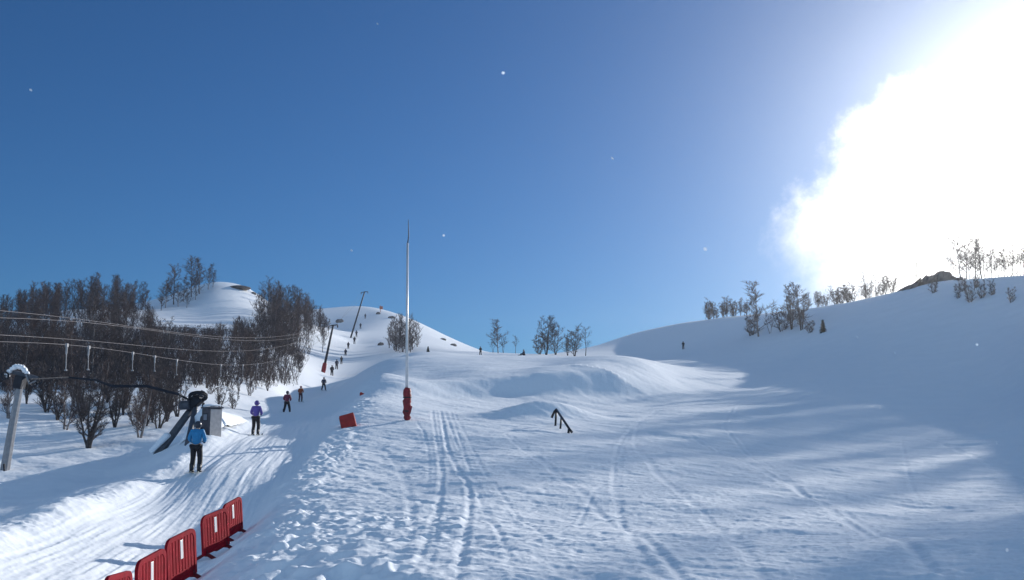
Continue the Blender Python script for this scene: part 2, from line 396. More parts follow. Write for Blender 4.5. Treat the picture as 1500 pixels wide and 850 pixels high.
# ------------------------------------------------------------------ birches
def jit(v, a): return v+Vector((random.uniform(-a, a), random.uniform(-a, a), random.uniform(-a, a)))
def birch_meshes(seed, H, stems=1, spread=.12, tw=.012, dens=1.0, trunk_r=.075, low=.25, nt=6, curvy=.05):
    st = random.getstate(); random.seed(seed)
    T = MB(); C = MB()
    def twig(p, d, L, r):
        q = p+d*L*.5+Vector((0, 0, .04*L)); e = jit(p+d*L, .12*L)+Vector((0, 0, .1*L))
        C.tube([p, q, e], [r, r*.75, r*.35], 3, False)
    for s in range(stems):
        h = H*random.uniform(.78, 1.0) if s else H
        az = random.uniform(0, 6.283) if stems == 1 else 6.283*s/stems+random.uniform(-.4, .4)
        lean = Vector((math.cos(az), math.sin(az), 0))*spread*random.uniform(.6, 1.3)*(1 if stems > 1 else .5)
        n = 8; P = []; o = Vector((0, 0, -.35))
        wob = Vector((0, 0, 0))
        for i in range(n+1):
            t = i/n
            wob = wob+Vector((random.uniform(-1, 1), random.uniform(-1, 1), 0))*curvy*h/n
            P.append(o+Vector((lean.x*h*t*(1.4-.5*t), lean.y*h*t*(1.4-.5*t), (h+.35)*t))+wob)
        r0 = trunk_r*(h/H)*random.uniform(.75, 1.1); rad = [r0*(1-.9*(i/n)**.8)+.006 for i in range(n+1)]
        T.tube(P, rad, 7)
        nl = int(15*dens/(1 if stems == 1 else stems**.55))+2
        for k in range(nl):
            t = low+(.97-low)*((k+random.random())/nl)
            i = min(int(t*n), n-1); f = t*n-i; p = P[i].lerp(P[i+1], f)
            a = random.uniform(0, 6.283); el = R(random.uniform(28, 66))
            L = h*random.uniform(.20, .34)*(1-.62*max(0, t-low)/(1-low))*(.7+.3*min(1, (t-low)*5+.3))
            d = Vector((math.cos(a)*math.cos(el), math.sin(a)*math.cos(el), math.sin(el)))
            rr = rad[i]*.45
            b = [p]; dd = d.copy()
            for q in range(4):
                dd = (jit(dd, .17)+Vector((0, 0, .08))).normalized(); b.append(b[-1]+dd*L/4)
            C.tube(b, [max(rr*(1-.2*q), tw*.6) for q in range(5)], 4, False)
            for j in range(1, 5):
                for w in range(random.choice((1, 2, 2))):
                    a2 = random.uniform(0, 6.283); sd_ = (dd+Vector((math.cos(a2), math.sin(a2), random.uniform(-.2, .7)))*.9).normalized()
                    l2 = L*random.uniform(.25, .5); sp = b[j]; sq = jit(sp+sd_*l2, .08*l2)
                    C.tube([sp, sp.lerp(sq, .5)+Vector((0, 0, .05*l2)), sq], [tw, tw*.8, tw*.5], 3, False)
                    for y in range(nt):
                        u = random.uniform(.15, 1); a3 = random.uniform(0, 6.283)
                        twig(sp.lerp(sq, u), (sd_+Vector((math.cos(a3), math.sin(a3), random.uniform(-.3, .8)))*.8).normalized(), random.uniform(.25, .6)*l2+.12, tw*.7)
    random.setstate(st)
    return T, C
def tree_kind(name, T, C, bark, twig):
    return (name, T.mesh('trunk', bark, smooth=True), C.mesh('crown', twig))
def plant(kind, loc, s=1.0, rz=None, label='', cat='tree', group=None, lean=0, wide=1.0):
    r = empty(kind[0], loc, random.uniform(0, 6.283) if rz is None else rz); r.scale = (s*wide, s*wide, s)
    tag(r, label, cat, group)
    if lean: r.rotation_euler.y = lean
    link('trunk', kind[1], r); link('crown', kind[2], r)
    return r
K_SNG = [tree_kind('birch_tree', *birch_meshes(100+i, 7.0, 1, .06, .018, 1.5, .085, .16, 6), 'bark' if i % 2 else 'barkl', 'twig' if i % 3 else 'twigr') for i in range(5)]
K_MUL = [tree_kind('birch_tree', *birch_meshes(200+i, 6.5, 3, .10, .017, 1.5, .07, .12, 5), 'bark', 'twig' if i % 2 else 'twigr') for i in range(4)]
K_BUSH = [tree_kind('birch_shrub', *birch_meshes(300+i, 2.4, 5, .26, .011, .8, .028, .12, 4, .1), 'bark', 'twigr' if i % 2 else 'twig') for i in range(4)]
K_NEAR = [tree_kind('birch_tree', *birch_meshes(400+i, 4.2, (3, 2, 4, 2, 3)[i], .24, .012, 1.7, .105, .12, 7, .18), 'barkl' if i % 2 else 'bark', 'twigr' if i % 2 else 'twig') for i in range(5)]
K_THIN = [tree_kind('birch_tree', *birch_meshes(500+i, 6.0, 1+i % 2, .10, .012, .75, .06, .3, 4, .1), 'bark', 'twig') for i in range(4)]
def gz(px, d):
    """ground point under a photo column at a given distance"""
    a = polar(px, 560)[0]; x, y = d*math.sin(a), d*math.cos(a)
    return Vector((x, y, ground_h(x, y)))

# the wood on the left hill: many birches nobody can tell apart inside each belt
def wood(n, pxr, dr, keep, kinds, hs, label, group, seed):
    rg = np.random.default_rng(seed)
    N = n*14
    a = np.array([polar(p, 520)[0] for p in rg.uniform(pxr[0], pxr[1], N)]); d = np.exp(rg.uniform(math.log(dr[0]), math.log(dr[1]), N))
    X = d*np.sin(a); Y = d*np.cos(a); Z = shape_h(X, Y)+detail_h(X, Y)
    got = []
    for x, y, z in zip(X, Y, Z):
        px, py = project(x, y, z)
        if not keep(px, py, math.hypot(x, y)): continue
        if any((x-g[0])**2+(y-g[1])**2 < 1.6 for g in got): continue
        got.append((x, y, z))
        if len(got) >= n: break
    for x, y, z in got:
        px, py = project(x, y, z); dd = math.hypot(x, y)
        h = min(random.uniform(*hs), (py-toplim(px)-random.uniform(0, 14))*dd/F)
        if h < 2.4: continue
        plant(random.choice(kinds), (x, y, z-.05), h/6.9, None, label, 'tree', group, random.uniform(-.06, .06))
    print(group, len(got))
def toplim(px):
    return float(np.interp(px, (-70, 0, 30, 70, 120, 170, 205, 220, 226, 340, 352, 380, 394, 430, 455, 475, 492), (452, 437, 426, 412, 400, 392, 404, 425, 474, 478, 452, 428, 409, 409, 425, 455, 470)))
def brush():
    rg = np.random.default_rng(9); random.seed(4); N = 5200
    a = np.array([polar(p, 520)[0] for p in rg.uniform(-90, 490, N)]); d = np.exp(rg.uniform(math.log(78), math.log(262), N))
    X = d*np.sin(a); Y = d*np.cos(a); Z = shape_h(X, Y)+detail_h(X, Y); B = MB(); n = 0
    for x, y, z in zip(X, Y, Z):
        px, py = project(x, y, z); dd = math.hypot(x, y)
        if dome(px, py) or px > 478-max(0, py-455)*.42 or (px > 480 and py > 470) or py > 574-.02*px: continue
        if px < 222 and py < 486 and rg.random() < .45: continue
        n += 1
        for k in range(4):
            h = min(random.uniform(.8, 2.4), max(.3, (py-toplim(px)-4)*dd/F)); p = Vector((x+random.uniform(-.5, .5), y+random.uniform(-.5, .5), z-.1)); q = p+Vector((random.uniform(-.5, .5), random.uniform(-.5, .5), 1))*h
            B.tube([p, q], [.028, .014], 3, False)
            for j in range(4):
                t = p.lerp(q, random.uniform(.3, 1)); B.tube([t, t+Vector((random.uniform(-.6, .6), random.uniform(-.6, .6), random.uniform(.1, .7)))*h*.4], [.018, .010], 3, False)
    o = link('undergrowth', B.mesh('undergrowth', 'twig')); tag(o, 'tangled bare undergrowth covering the floor of the left wood', 'undergrowth', kind='stuff'); print('brush', n)
def dome(px, py):      # open snow on the round hilltop
    return (212 < px < 385 and py < 478-.02*(px-212) and not (px < 240 and py > 465)) or (px > 345 and px < 390 and py < 470)
brush()
wood(76, (-70, 222), (150, 245), lambda x, y, d: y < 486 and x < 222, K_SNG+K_MUL[:2], (5.5, 8.2),
     'bare dark birch in the upper wood on the far left skyline', 'birches of the upper left wood', 5)
wood(96, (-70, 470), (84, 215), lambda x, y, d: 486 <= y < 572 and not dome(x, y) and x < 455-(y-486)*.35, K_SNG+K_MUL, (4.6, 7.0),
     'bare dark birch in the dense wood below the snowy dome', 'birches of the dense lower wood', 6)
wood(46, (375, 492), (170, 300), lambda x, y, d: 432 < y < 522 and x > 378 and x < 492-(y-432)*.12 and not dome(x, y), K_SNG+K_MUL, (6.4, 9.2),
     'bare brown birch in the clump between snowy dome and lift pylon', 'birches between the dome and the lift', 7)
for px, d, h in ((236, 240, 6.5), (248, 244, 9), (262, 246, 6), (274, 250, 9.5), (286, 252, 8.4), (298, 256, 6.2), (255, 240, 5), (268, 238, 4.5), (280, 246, 5.5), (305, 258, 4.2), (230, 236, 5)):
    plant(random.choice(K_SNG), gz(px, d), h/7.0, None, 'bare birch in the small group on the left shoulder of the snowy dome', 'tree', 'birches on the shoulder of the dome', 0, 1.5)
for px, d, h, lb in ((378, 250, 6.5, 'lone slender birch on the right edge of the snowy dome'), (388, 245, 8.5, 'second slender birch right of the lone one on the edge of the snowy dome')):
    plant(K_THIN[0], gz(px, d), h/6.0, None, lb, 'tree')

# near birches around the lift station, each its own shape
NEAR = [(130, 655, 98, 2, 'wide multi-stemmed bare birch, lowest on the snow, left of the lift station'),
        (68, 602, 62, 0, 'crooked birch clump behind the snow-capped mast'),
        (96, 630, 70, 1, 'thin slanting birch just left of the wide multi-stemmed birch'),
        (168, 626, 62, 4, 'low tangled birch right behind the wide multi-stemmed birch'),
        (203, 642, 78, 3, 'pair of upright birch stems left of the leaning station beam'),
        (232, 628, 66, 0, 'bushy birch right behind the leaning station beam'),
        (182, 598, 58, 2, 'small birch at the wood edge under the long dark beam'),
        (246, 600, 62, 4, 'slim birch at the wood edge behind the station head'),
        (40, 590, 52, 4, 'small birch at the wood edge beside the mast head'),
        (112, 596, 60, 3, 'forked birch at the wood edge above the slanting birch'),
        (322, 598, 34, 2, 'low bare birch behind the small hut roof'),
        (342, 600, 32, 0, 'low bare birch above the pale snow wedge'),
        (150, 590, 56, 1, 'leaning birch at the wood edge above the tangled birch'),
        (12, 612, 60, 1, 'birch partly hidden by the snow-capped mast'),
        (218, 592, 58, 0, 'birch at the wood edge left of the station head')]
for px, py, hp, k, lb in NEAR:
    p = hit(px, py); d = math.hypot(p.x, p.y)
    plant(K_NEAR[k], p, hp*d/F/4.2, None, lb, 'tree', 'birches around the lift station')
rt = random.Random(21)
for i in range(20):
    px, py = rt.uniform(48, 268), rt.uniform(584, 628)
    if px < 70: py = min(py, 600)
    p = hit(px, py); d = math.hypot(p.x, p.y)
    plant(K_NEAR[rt.randrange(5)], p, rt.uniform(36, 62)*d/F/4.2, rt.uniform(0, 6), 'tangled bare birch in the thicket between the lift mast and the station', 'tree', 'thicket between lift mast and station')
for px, py, lb in ((308, 578, 'bare shrub at the wood edge right of the station head'), (366, 578, 'bare shrub on the left snowfield above the snow wedge'), (392, 570, 'bare shrub at the wood edge left of the red rider'),
               (418, 560, 'bare shrub at the wood edge beside the lift track'), (350, 570, 'bare shrub at the foot of the dense wood'), (440, 545, 'bare shrub left of the nearer lift pylon'), (452, 520, 'bare shrub uphill of the nearer lift pylon')):
    plant(random.choice(K_BUSH), hit(px, py), random.uniform(.8, 1.3), None, lb, 'shrub', 'shrubs at the edge of the lower wood')

# clumps on the middle hill and at the saddle
for px, py, hp, k in ((570, 511, 38, K_MUL[0]), (577, 514, 46, K_MUL[1]), (583, 516, 54, K_MUL[2]), (590, 517, 56, K_MUL[3]), (597, 516, 54, K_MUL[0]), (604, 514, 46, K_MUL[1]), (611, 510, 36, K_MUL[2]),
                      (586, 518, 34, K_SNG[1]), (594, 518, 36, K_SNG[2]), (580, 517, 26, K_MUL[3]), (601, 517, 28, K_MUL[2])):
    p = hit(px, py); d = math.hypot(p.x, p.y)
    plant(k, p, hp*d/F/6.6, None, 'dense brown birch in the rounded clump behind the tall pole', 'tree', 'birches behind the tall pole')
for px, d, hp, k, lb in ((730, 186, 44, K_SNG[0], 'slender birch on the saddle, right of the skyline snowboarder'), (722, 190, 28, K_THIN[1], 'short birch beside the slender one on the saddle'), (755, 192, 27, K_THIN[2], 'small thin birch right of the slender birch on the saddle'),
                     (737, 188, 30, K_THIN[3], 'low bushy birch at the right of the slender birch on the saddle'),
                     (800, 176, 55, K_MUL[1], 'tallest birch of the row on the saddle'), (814, 178, 44, K_MUL[2], 'broad birch right beside the tallest saddle birch'), (790, 180, 30, K_BUSH[1], 'low bushy birch at the left foot of the tallest saddle birch'),
                     (842, 172, 46, K_MUL[3], 'broad bushy birch at the right of the saddle row'), (858, 170, 47, K_THIN[0], 'open birch with spread branches at the right end of the saddle row'), (832, 175, 30, K_MUL[0], 'small birch in the gap of the saddle row')):
    p = gz(px, d); H0 = {'birch_shrub': 2.4}.get(k[0], 6.5)
    plant(k, p, hp*d/F/H0, None, lb, 'tree', 'birches on the saddle', 0, 1.5)
# right hill
for px, py, hp, k, lb in ((1112, 496, 74, K_SNG[0], 'tall narrow birch at the left of the right hill group'), (1100, 494, 34, K_BUSH[0], 'low shrub at the left foot of the tall narrow birch'), (1128, 492, 44, K_THIN[1], 'thin young birch right of the tall narrow birch'),
                      (1146, 488, 40, K_BUSH[2], 'bushy young birch in the middle of the right hill group'), (1160, 486, 66, K_MUL[1], 'dark round-crowned birch in the right hill group'), (1174, 487, 68, K_MUL[3], 'pale broad-crowned birch at the right of the right hill group'),
                      (1187, 490, 20, K_BUSH[1], 'small shrub between the broad-crowned birch and the little spruce')):
    p = hit(px, py); d = math.hypot(p.x, p.y); H0 = 2.4 if k[0] == 'birch_shrub' else 6.6
    plant(k, p, hp*d/F/H0, None, lb, 'shrub' if H0 == 2.4 else 'tree', 'trees on the right hillside', 0, 1.45)
def crest(px, lo, hi):
    a = polar(px, 440)[0]; d = np.linspace(lo, hi, 60); z = shape_h(d*math.sin(a), d*math.cos(a))
    i = int(np.argmax(z/d)); x, y = d[i]*math.sin(a), d[i]*math.cos(a); return Vector((x, y, ground_h(x, y))), d[i]
for px in list(range(1030, 1100, 5))+list(range(1185, 1308, 5)):
    p, d = crest(px+random.uniform(-3, 3), 110, 300)
    kk = random.choice(K_BUSH+K_THIN+K_MUL[:2]); plant(kk, p, random.uniform(12, 28)*d/F/(2.4 if kk[0] == 'birch_shrub' else 6.2), None, 'small bare shrub in the thin row along the right hill skyline', 'shrub', 'shrubs along the right hill skyline', 0, random.uniform(1.1, 1.7))
for px, hp, k, lb in ((1270, 38, K_THIN[0], 'open birch on the skyline left of the dark rock'), (1283, 30, K_THIN[2], 'thin birch on the skyline beside the open birch'), (1326, 26, K_THIN[1], 'small leaning birch on the left slope of the dark rock'),
                  (1343, 38, K_THIN[3], 'bare birch standing above the left slope of the dark rock'), (1385, 28, K_THIN[2], 'small thin birch just right of the rock top'), (1396, 32, K_THIN[1], 'twisted thin birch behind the rock top')):
    p, d = crest(px, 110, 240)
    plant(k, p, hp*d/F/6.0, None, lb, 'tree', 'skyline birches by the dark rock')
for px in (1410, 1418, 1423, 1432, 1436, 1441, 1446, 1452, 1455, 1461, 1466, 1470, 1474, 1479, 1484, 1488, 1493, 1497, 1501, 1506, 1510, 1514):
    p, d = crest(px, 110, 240)
    plant(random.choice(K_THIN+K_SNG[:2]), p, random.uniform(24, 50)*d/F/6.2, None, 'bare birch in the glare on the right end of the skyline', 'tree', 'birches in the glare on the right skyline', 0, 1.4)
for px, py in ((1368, 432), (1404, 440), (1422, 446), (1440, 440), (1482, 446), (1455, 436), (1412, 430), (1430, 425)):
    p = hit(px, py)
    plant(random.choice(K_BUSH), p, random.uniform(.7, 1.3), None, 'low bare shrub on the slope below the right skyline', 'shrub', 'shrubs below the right skyline')
def beyond():     # the wood goes on beyond the right edge and dapples the piste; it reads as one mass
    vs_, fs_, ms_, o0 = [], [], [], 0
    for i in range(78):
        px = (1522+i*6 if i < 36 else 1745+(i-36)*15)+random.uniform(-8, 8)
        p, d = crest(px, 92, 200); k = random.uniform(.86, 1.06); x, y = p.x*k, p.y*k
        mt = Matrix.Translation((x, y, ground_h(x, y)-.1)) @ Matrix.Rotation(random.uniform(0, 6.283), 4, 'Z') @ Matrix.Scale(random.uniform(6, 12.5)/6.5, 4)
        A = np.array(mt)
        kind = random.choice(K_MUL+K_SNG)
        for mi, me in ((0, kind[1]), (1, kind[2])):
            n = len(me.vertices); c = np.empty(n*3); me.vertices.foreach_get('co', c); c = c.reshape(-1, 3) @ A[:3, :3].T + A[:3, 3]
            fs = [tuple(v+o0 for v in q.vertices) for q in me.polygons]
            vs_.append(c); fs_ += fs; ms_ += [mi]*len(fs); o0 += n
    me = bpy.data.meshes.new('birch_wood'); me.from_pydata(np.vstack(vs_).tolist(), [], fs_); me.materials.append(M['bark']); me.materials.append(M['twig'])
    me.polygons.foreach_set('material_index', ms_)
    tag(link('birch_wood', me), 'bare birch wood beyond the right end of the ridge', 'wood', kind='stuff')
beyond()
def spruce(loc, h, label, seed):
    random.seed(seed); T = MB(); C = MB()
    T.tube([(0, 0, -.3), (0, 0, h*.95)], [h*.035, h*.006], 6)
    for i in range(14):
        t = .06+.92*i/14; z = h*t; rr = h*.30*(1-t)**.85+.03
        for k in range(9):
            a = 6.283*(k+random.random()*.7)/9; L = rr*random.uniform(.65, 1.1); e = Vector((math.cos(a)*L, math.sin(a)*L, z-.25*L))
            C.tube([(0, 0, z), Vector((0, 0, z)).lerp(e, .55)+Vector((0, 0, .05*L)), e], [.05*h/2, .06*h/2, .008], 4, False)
            for j in range(6):
                u = random.uniform(.25, 1); p = Vector((0, 0, z)).lerp(e, u); q = p+Vector((random.uniform(-1, 1), random.uniform(-1, 1), random.uniform(-.5, .3)))*.16*h/2
                C.tube([p, q], [.03*h/2, .006], 3, False)
    r = empty('spruce_tree', loc); tag(r, label, 'tree')
    link('trunk', T.mesh('trunk', 'bark'), r); link('crown', C.mesh('crown', 'spruce'), r)
p = hit(1206, 489); spruce(p, 21*math.hypot(p.x, p.y)/F, 'little dark conical spruce on the right hillside', 3)
p = hit(627, 516); spruce(p, 9*math.hypot(p.x, p.y)/F, 'tiny dark spruce on the snow right of the rounded birch clump', 4)

# ------------------------------------------------------------------ rocks
def rock_ridge(name, top, foot, depth, label, seed, amp):
    """a rock band: crest line, foot line in front of it, and a back that goes into the hill"""
    rg = np.random.default_rng(seed); nU, nV = 46, 12; V_ = []; Fc = []
    def samp(L, t):
        x = t*(len(L)-1); i = min(int(x), len(L)-2); return Vector(L[i]).lerp(Vector(L[i+1]), x-i)
    for i in range(nU):
        t = i/(nU-1); a = samp(foot, t); b = samp(top, t); back = b+Vector((b.x, b.y, 0)).normalized()*depth-Vector((0, 0, depth*.75))
        for j in range(nV):
            s = j/(nV-1)
            p = a.lerp(b, s/.6) if s < .6 else b.lerp(back, (s-.6)/.4)
            q = np.array([p.x*.9+p.z*.7]), np.array([p.z*1.7+p.y*.5])
            e = float(fbm(q[0], q[1], seed, 4)[0])*amp*math.sin(math.pi*min(1, t*8)*.5)*math.sin(math.pi*min(1, (1-t)*8)*.5)
            p = p+Vector((e*.4, -abs(e)*.5, e*(.6 if 0 < j < nV-1 else 0)))
            V_.append(p)
    b = MB(); b.v = V_
    for i in range(nU-1):
        for j in range(nV-1):
            k = i*nV+j; b.f.append((k, k+nV, k+nV+1, k+1))
    o = link(name, b.mesh(name, 'rock')); tag(o, label, 'rock'); return o
def rock_lines():
    top, foot = [], []
    for px, y1 in ((1300, 438), (1315, 429), (1330, 419), (1345, 409), (1357, 402), (1375, 396), (1388, 400), (1402, 407), (1418, 413), (1440, 412), (1455, 414)):
        c, d = crest(px, 110, 230); q = at(px, y1, d); q.z = max(q.z, c.z+.15); top.append(q)
        f = hit(px-4, max(y1+14, 416)+ (3 if px > 1400 else 0)); f.z -= .4
        foot.append(f)
    return top, foot
RT, RF = rock_lines()
rock_ridge('rock_outcrop', RT, RF, 9, 'bare brown rock crest rising to a point on the right skyline', 5, 1.3)
def boulder(px, py, wpx, hpx, label, name='rock', seed=1):
    p = hit(px, py); d = math.hypot(p.x, p.y); bm = bmesh.new(); bmesh.ops.create_icosphere(bm, subdivisions=3, radius=1)
    for v in bm.verts:
        n = float(fbm(np.array([v.co.x*1.3+seed*7]), np.array([v.co.y*1.3+v.co.z*1.1]), seed, 3)[0]); v.co *= 1+.55*n
        v.co.x *= wpx*d/F/2; v.co.y *= wpx*d/F/2.6; v.co.z *= hpx*d/F*.6
    me = bpy.data.meshes.new(name); bm.to_mesh(me); bm.free(); me.materials.append(M['rock'])
    o = link(name, me, None, p+Vector((0, 0, hpx*d/F*.15))); tag(o, label, 'rock')
for i, (px, py, w, h, lb) in enumerate(((350, 423, 30, 5, 'long brown rock band bare of snow near the top of the snowy dome'), (371, 431, 9, 4, 'small rock on the right shoulder of the snowy dome'), (558, 507, 8, 7, 'brown rock beside the rounded birch clump'),
        (554, 461, 6, 5, 'dark rock on the summit under the orange post'), (497, 472, 11, 6, 'dark rocky knob left of the far lift pylon'), (573, 466, 9, 4, 'rocky edge right of the summit'), (648, 498, 11, 3, 'brown rock streak on the slope right of the tall pole'), (664, 507, 9, 4, 'pale brown rock low on the slope toward the saddle'))):
    boulder(px, py, w, h, lb, 'rock', i+3)

# ------------------------------------------------------------------ barriers
def barrier_meshes():
    L, H, z0 = .96, .94, .13
    def outline(inset):
        x1 = L/2-inset; r = .15-inset*.5; pts = [(-x1, z0+inset), (x1, z0+inset)]
        for k in range(7): a = math.pi/2*k/6; pts.append((x1-r+r*math.cos(a), H-inset-r+r*math.sin(a)))
        for k in range(7): a = math.pi/2+math.pi/2*k/6; pts.append((-x1+r+r*math.cos(a), H-inset-r+r*math.sin(a)))
        return pts
    o = outline(0); i_ = outline(.075); n = len(o); b = MB()
    for y in (-.026, .026):
        for p in o: b.v.append(Vector((p[0], y, p[1])))
        for p in i_: b.v.append(Vector((p[0], y, p[1])))
    for k in range(n):
        j = (k+1) % n
        b.f.append((k, j, n+j, n+k)); b.f.append((2*n+j, 2*n+k, 3*n+k, 3*n+j))
        b.f.append((j, k, 2*n+k, 2*n+j)); b.f.append((n+k, n+j, 3*n+j, 3*n+k))
    panel = b
    for k in range(8):
        x = -.35+.70*k/7
        top = H-.05-(.02 if abs(x) > .33 else 0)
        panel.box((x, 0, (z0+.05+top)/2), (.082, .034, top-z0-.05))
    panel.box((0, 0, z0+.10), (L-.13, .03, .14))
    foot = MB()
    foot.prism([(-.30, .0), (-.285, .035), (-.05, .155), (.05, .155), (.285, .035), (.30, 0), (.22, 0), (.05, .09), (-.05, .09), (-.22, 0)], -.03, .03)
    foot.box((0, 0, .17), (.07, .05, .10))
    strip = MB(); strip.box((0, 0, .67), (.085, .044, .32))
    return panel.mesh('panel', 'red', .006), foot.mesh('foot', 'redfoot', .005), strip.mesh('reflective_strip', 'strip', .004)
BP, BF, BS = barrier_meshes()
def barrier(n, f, dn, df, label):
    a = at(n[0], n[1], dn); b = at(f[0], f[1], df); a.z = ground_h(a.x, a.y)-.03; b.z = ground_h(b.x, b.y)-.03
    c = (a+b)/2; v = (b-a); rz = math.atan2(v.y, v.x)
    t = empty('red_barrier', c, rz); t.rotation_euler.y = -math.atan2(v.z, math.hypot(v.x, v.y)); t.rotation_mode = 'XYZ'
    tag(t, label, 'barrier', 'red barriers lining the lift track')
    link('panel', BP, t); link('reflective_strip', BS, t)
    for s in (-.36, .36): link('foot', BF, t, (s, 0, 0), (0, 0, math.pi/2))
    return t
barrier((146, 972), (184, 948), 13.9, 14.75, 'red barrier almost out of view, only its rounded top showing at the lower edge')
barrier((199, 912), (243, 883), 15.5, 16.4, 'nearest fully shown red barrier, cut off by the lower edge')
barrier((246, 870), (287, 848), 17.9, 18.7, 'red barrier standing alone in the middle of the row, bottom touching the lower edge')
barrier((297, 828), (336, 808), 22.0, 22.8, 'red barrier with both splayed feet in view, overlapping the farthest one')
barrier((328, 801), (356, 783), 24.6, 25.5, 'farthest red barrier at the uphill end of the row')

# ------------------------------------------------------------------ pole, pads, rail
def tall_pole():
    p = hit(596, 618); d = math.hypot(p.x, p.y); top = at(597, 356, d); tip = at(598, 322, d); hz = top.z-p.z
    r = empty('tall_pole', p); tag(r, 'tall thin pale pole with red padding at its foot and a bent tip', 'pole')
    tx = top.x-p.x; px_ = tip.x-p.x
    link('shaft', MB().tube([(0, 0, -.4), (tx*.5-.01, 0, hz*.5), (tx, 0, hz)], [.075, .062, .052], 12).mesh('shaft', 'pole', smooth=True), r)
    link('tip', MB().tube([(tx, 0, hz-.05), (tx+.05, 0, hz+.35), (px_, 0, tip.z-p.z)], [.03, .026, .014], 8).mesh('tip', 'greysteel', smooth=True), r)
    pad = MB(); n = 13; P = []; rad = []
    for i in range(n):
        z = .06+1.55*i/(n-1); P.append((.02*math.sin(i*1.7), .0, z)); rad.append(.18+.012*math.sin(i*2.1)+.02*(i % 2)-(.05 if i in (0, n-1) else 0)-(.03 if i < 3 else 0))
    pad.tube(P, rad, 14); pm = link('padding', pad.mesh('padding', 'redpadw', smooth=True), r)
    st = MB()
    for z in (.5, 1.15): st.tube([(0, 0, z-.03), (0, 0, z+.03)], .203, 16)
    link('strap', st.mesh('strap', 'black'), pm)
    fl = MB(); fl.box((.13, -.10, .55), (.16, .12, .42), Euler((.1, .25, .5)).to_matrix()); link('loose_flap', fl.mesh('loose_flap', 'redpadw', .03), pm)
tall_pole()
def pad_block():
    p = hit(512, 627); d = math.hypot(p.x, p.y)
    r = empty('red_pad_block', p, R(-14)); r.rotation_euler = (R(-30), R(-16), R(6))
    tag(r, 'faded red padded block lying tilted on the snow bank', 'pad')
    bm = MB().box((0, 0, .30), (.68, .42, .70)); link('body', bm.mesh('body', 'redpad', .035, False, 3), r)
    sm = MB().box((-.345, 0, .30), (.03, .37, .55)); link('side_panel', sm.mesh('side_panel', 'redpadw', .008), r)
    p = hit(532, 580); r = empty('red_pad_scrap', p, R(10)); tag(r, 'small red pad half buried in the bank, uphill of the tilted block', 'pad')
    b = MB().prism([(-.22, -.1), (.26, -.1), (.24, .05), (-.14, .24), (-.22, .2)], -.12, .12); link('body', b.mesh('body', 'redpad', .02), r)
    e = MB().box((.02, -.135, .02), (.30, .02, .05)); link('seam', e.mesh('seam', 'redpadw', .004), r)
pad_block()
def jib_rail():
    a = hit(831, 636); d = math.hypot(a.x, a.y)
    lowp = at(835, 630, d); hi = at(815, 600, d+3.2); back = at(808, 612, d+3.3)
    r = empty('jib_rail', a); tag(r, 'short black metal jib rail sloping down a snow mound', 'rail')
    L = lambda q: q-a
    link('rail', MB().tube([L(back), L(back).lerp(L(hi), .6)+Vector((0, 0, .06)), L(hi), L(hi).lerp(L(lowp), .5), L(lowp), L(lowp)+Vector((.08, -.08, -.10))], .055, 10).mesh('rail', 'black', smooth=True), r)
    for t, w in ((0, .05), (.38, .045), (.93, .055)):
        q = L(hi).lerp(L(lowp), t); g = ground_h(q.x+a.x, q.y+a.y)-a.z
        link('leg', MB().tube([q+Vector((0, 0, -.02)), Vector((q.x-.06, q.y, min(g, q.z-.35)-.15))], w, 8).mesh('leg', 'black', smooth=True), r)
jib_rail()

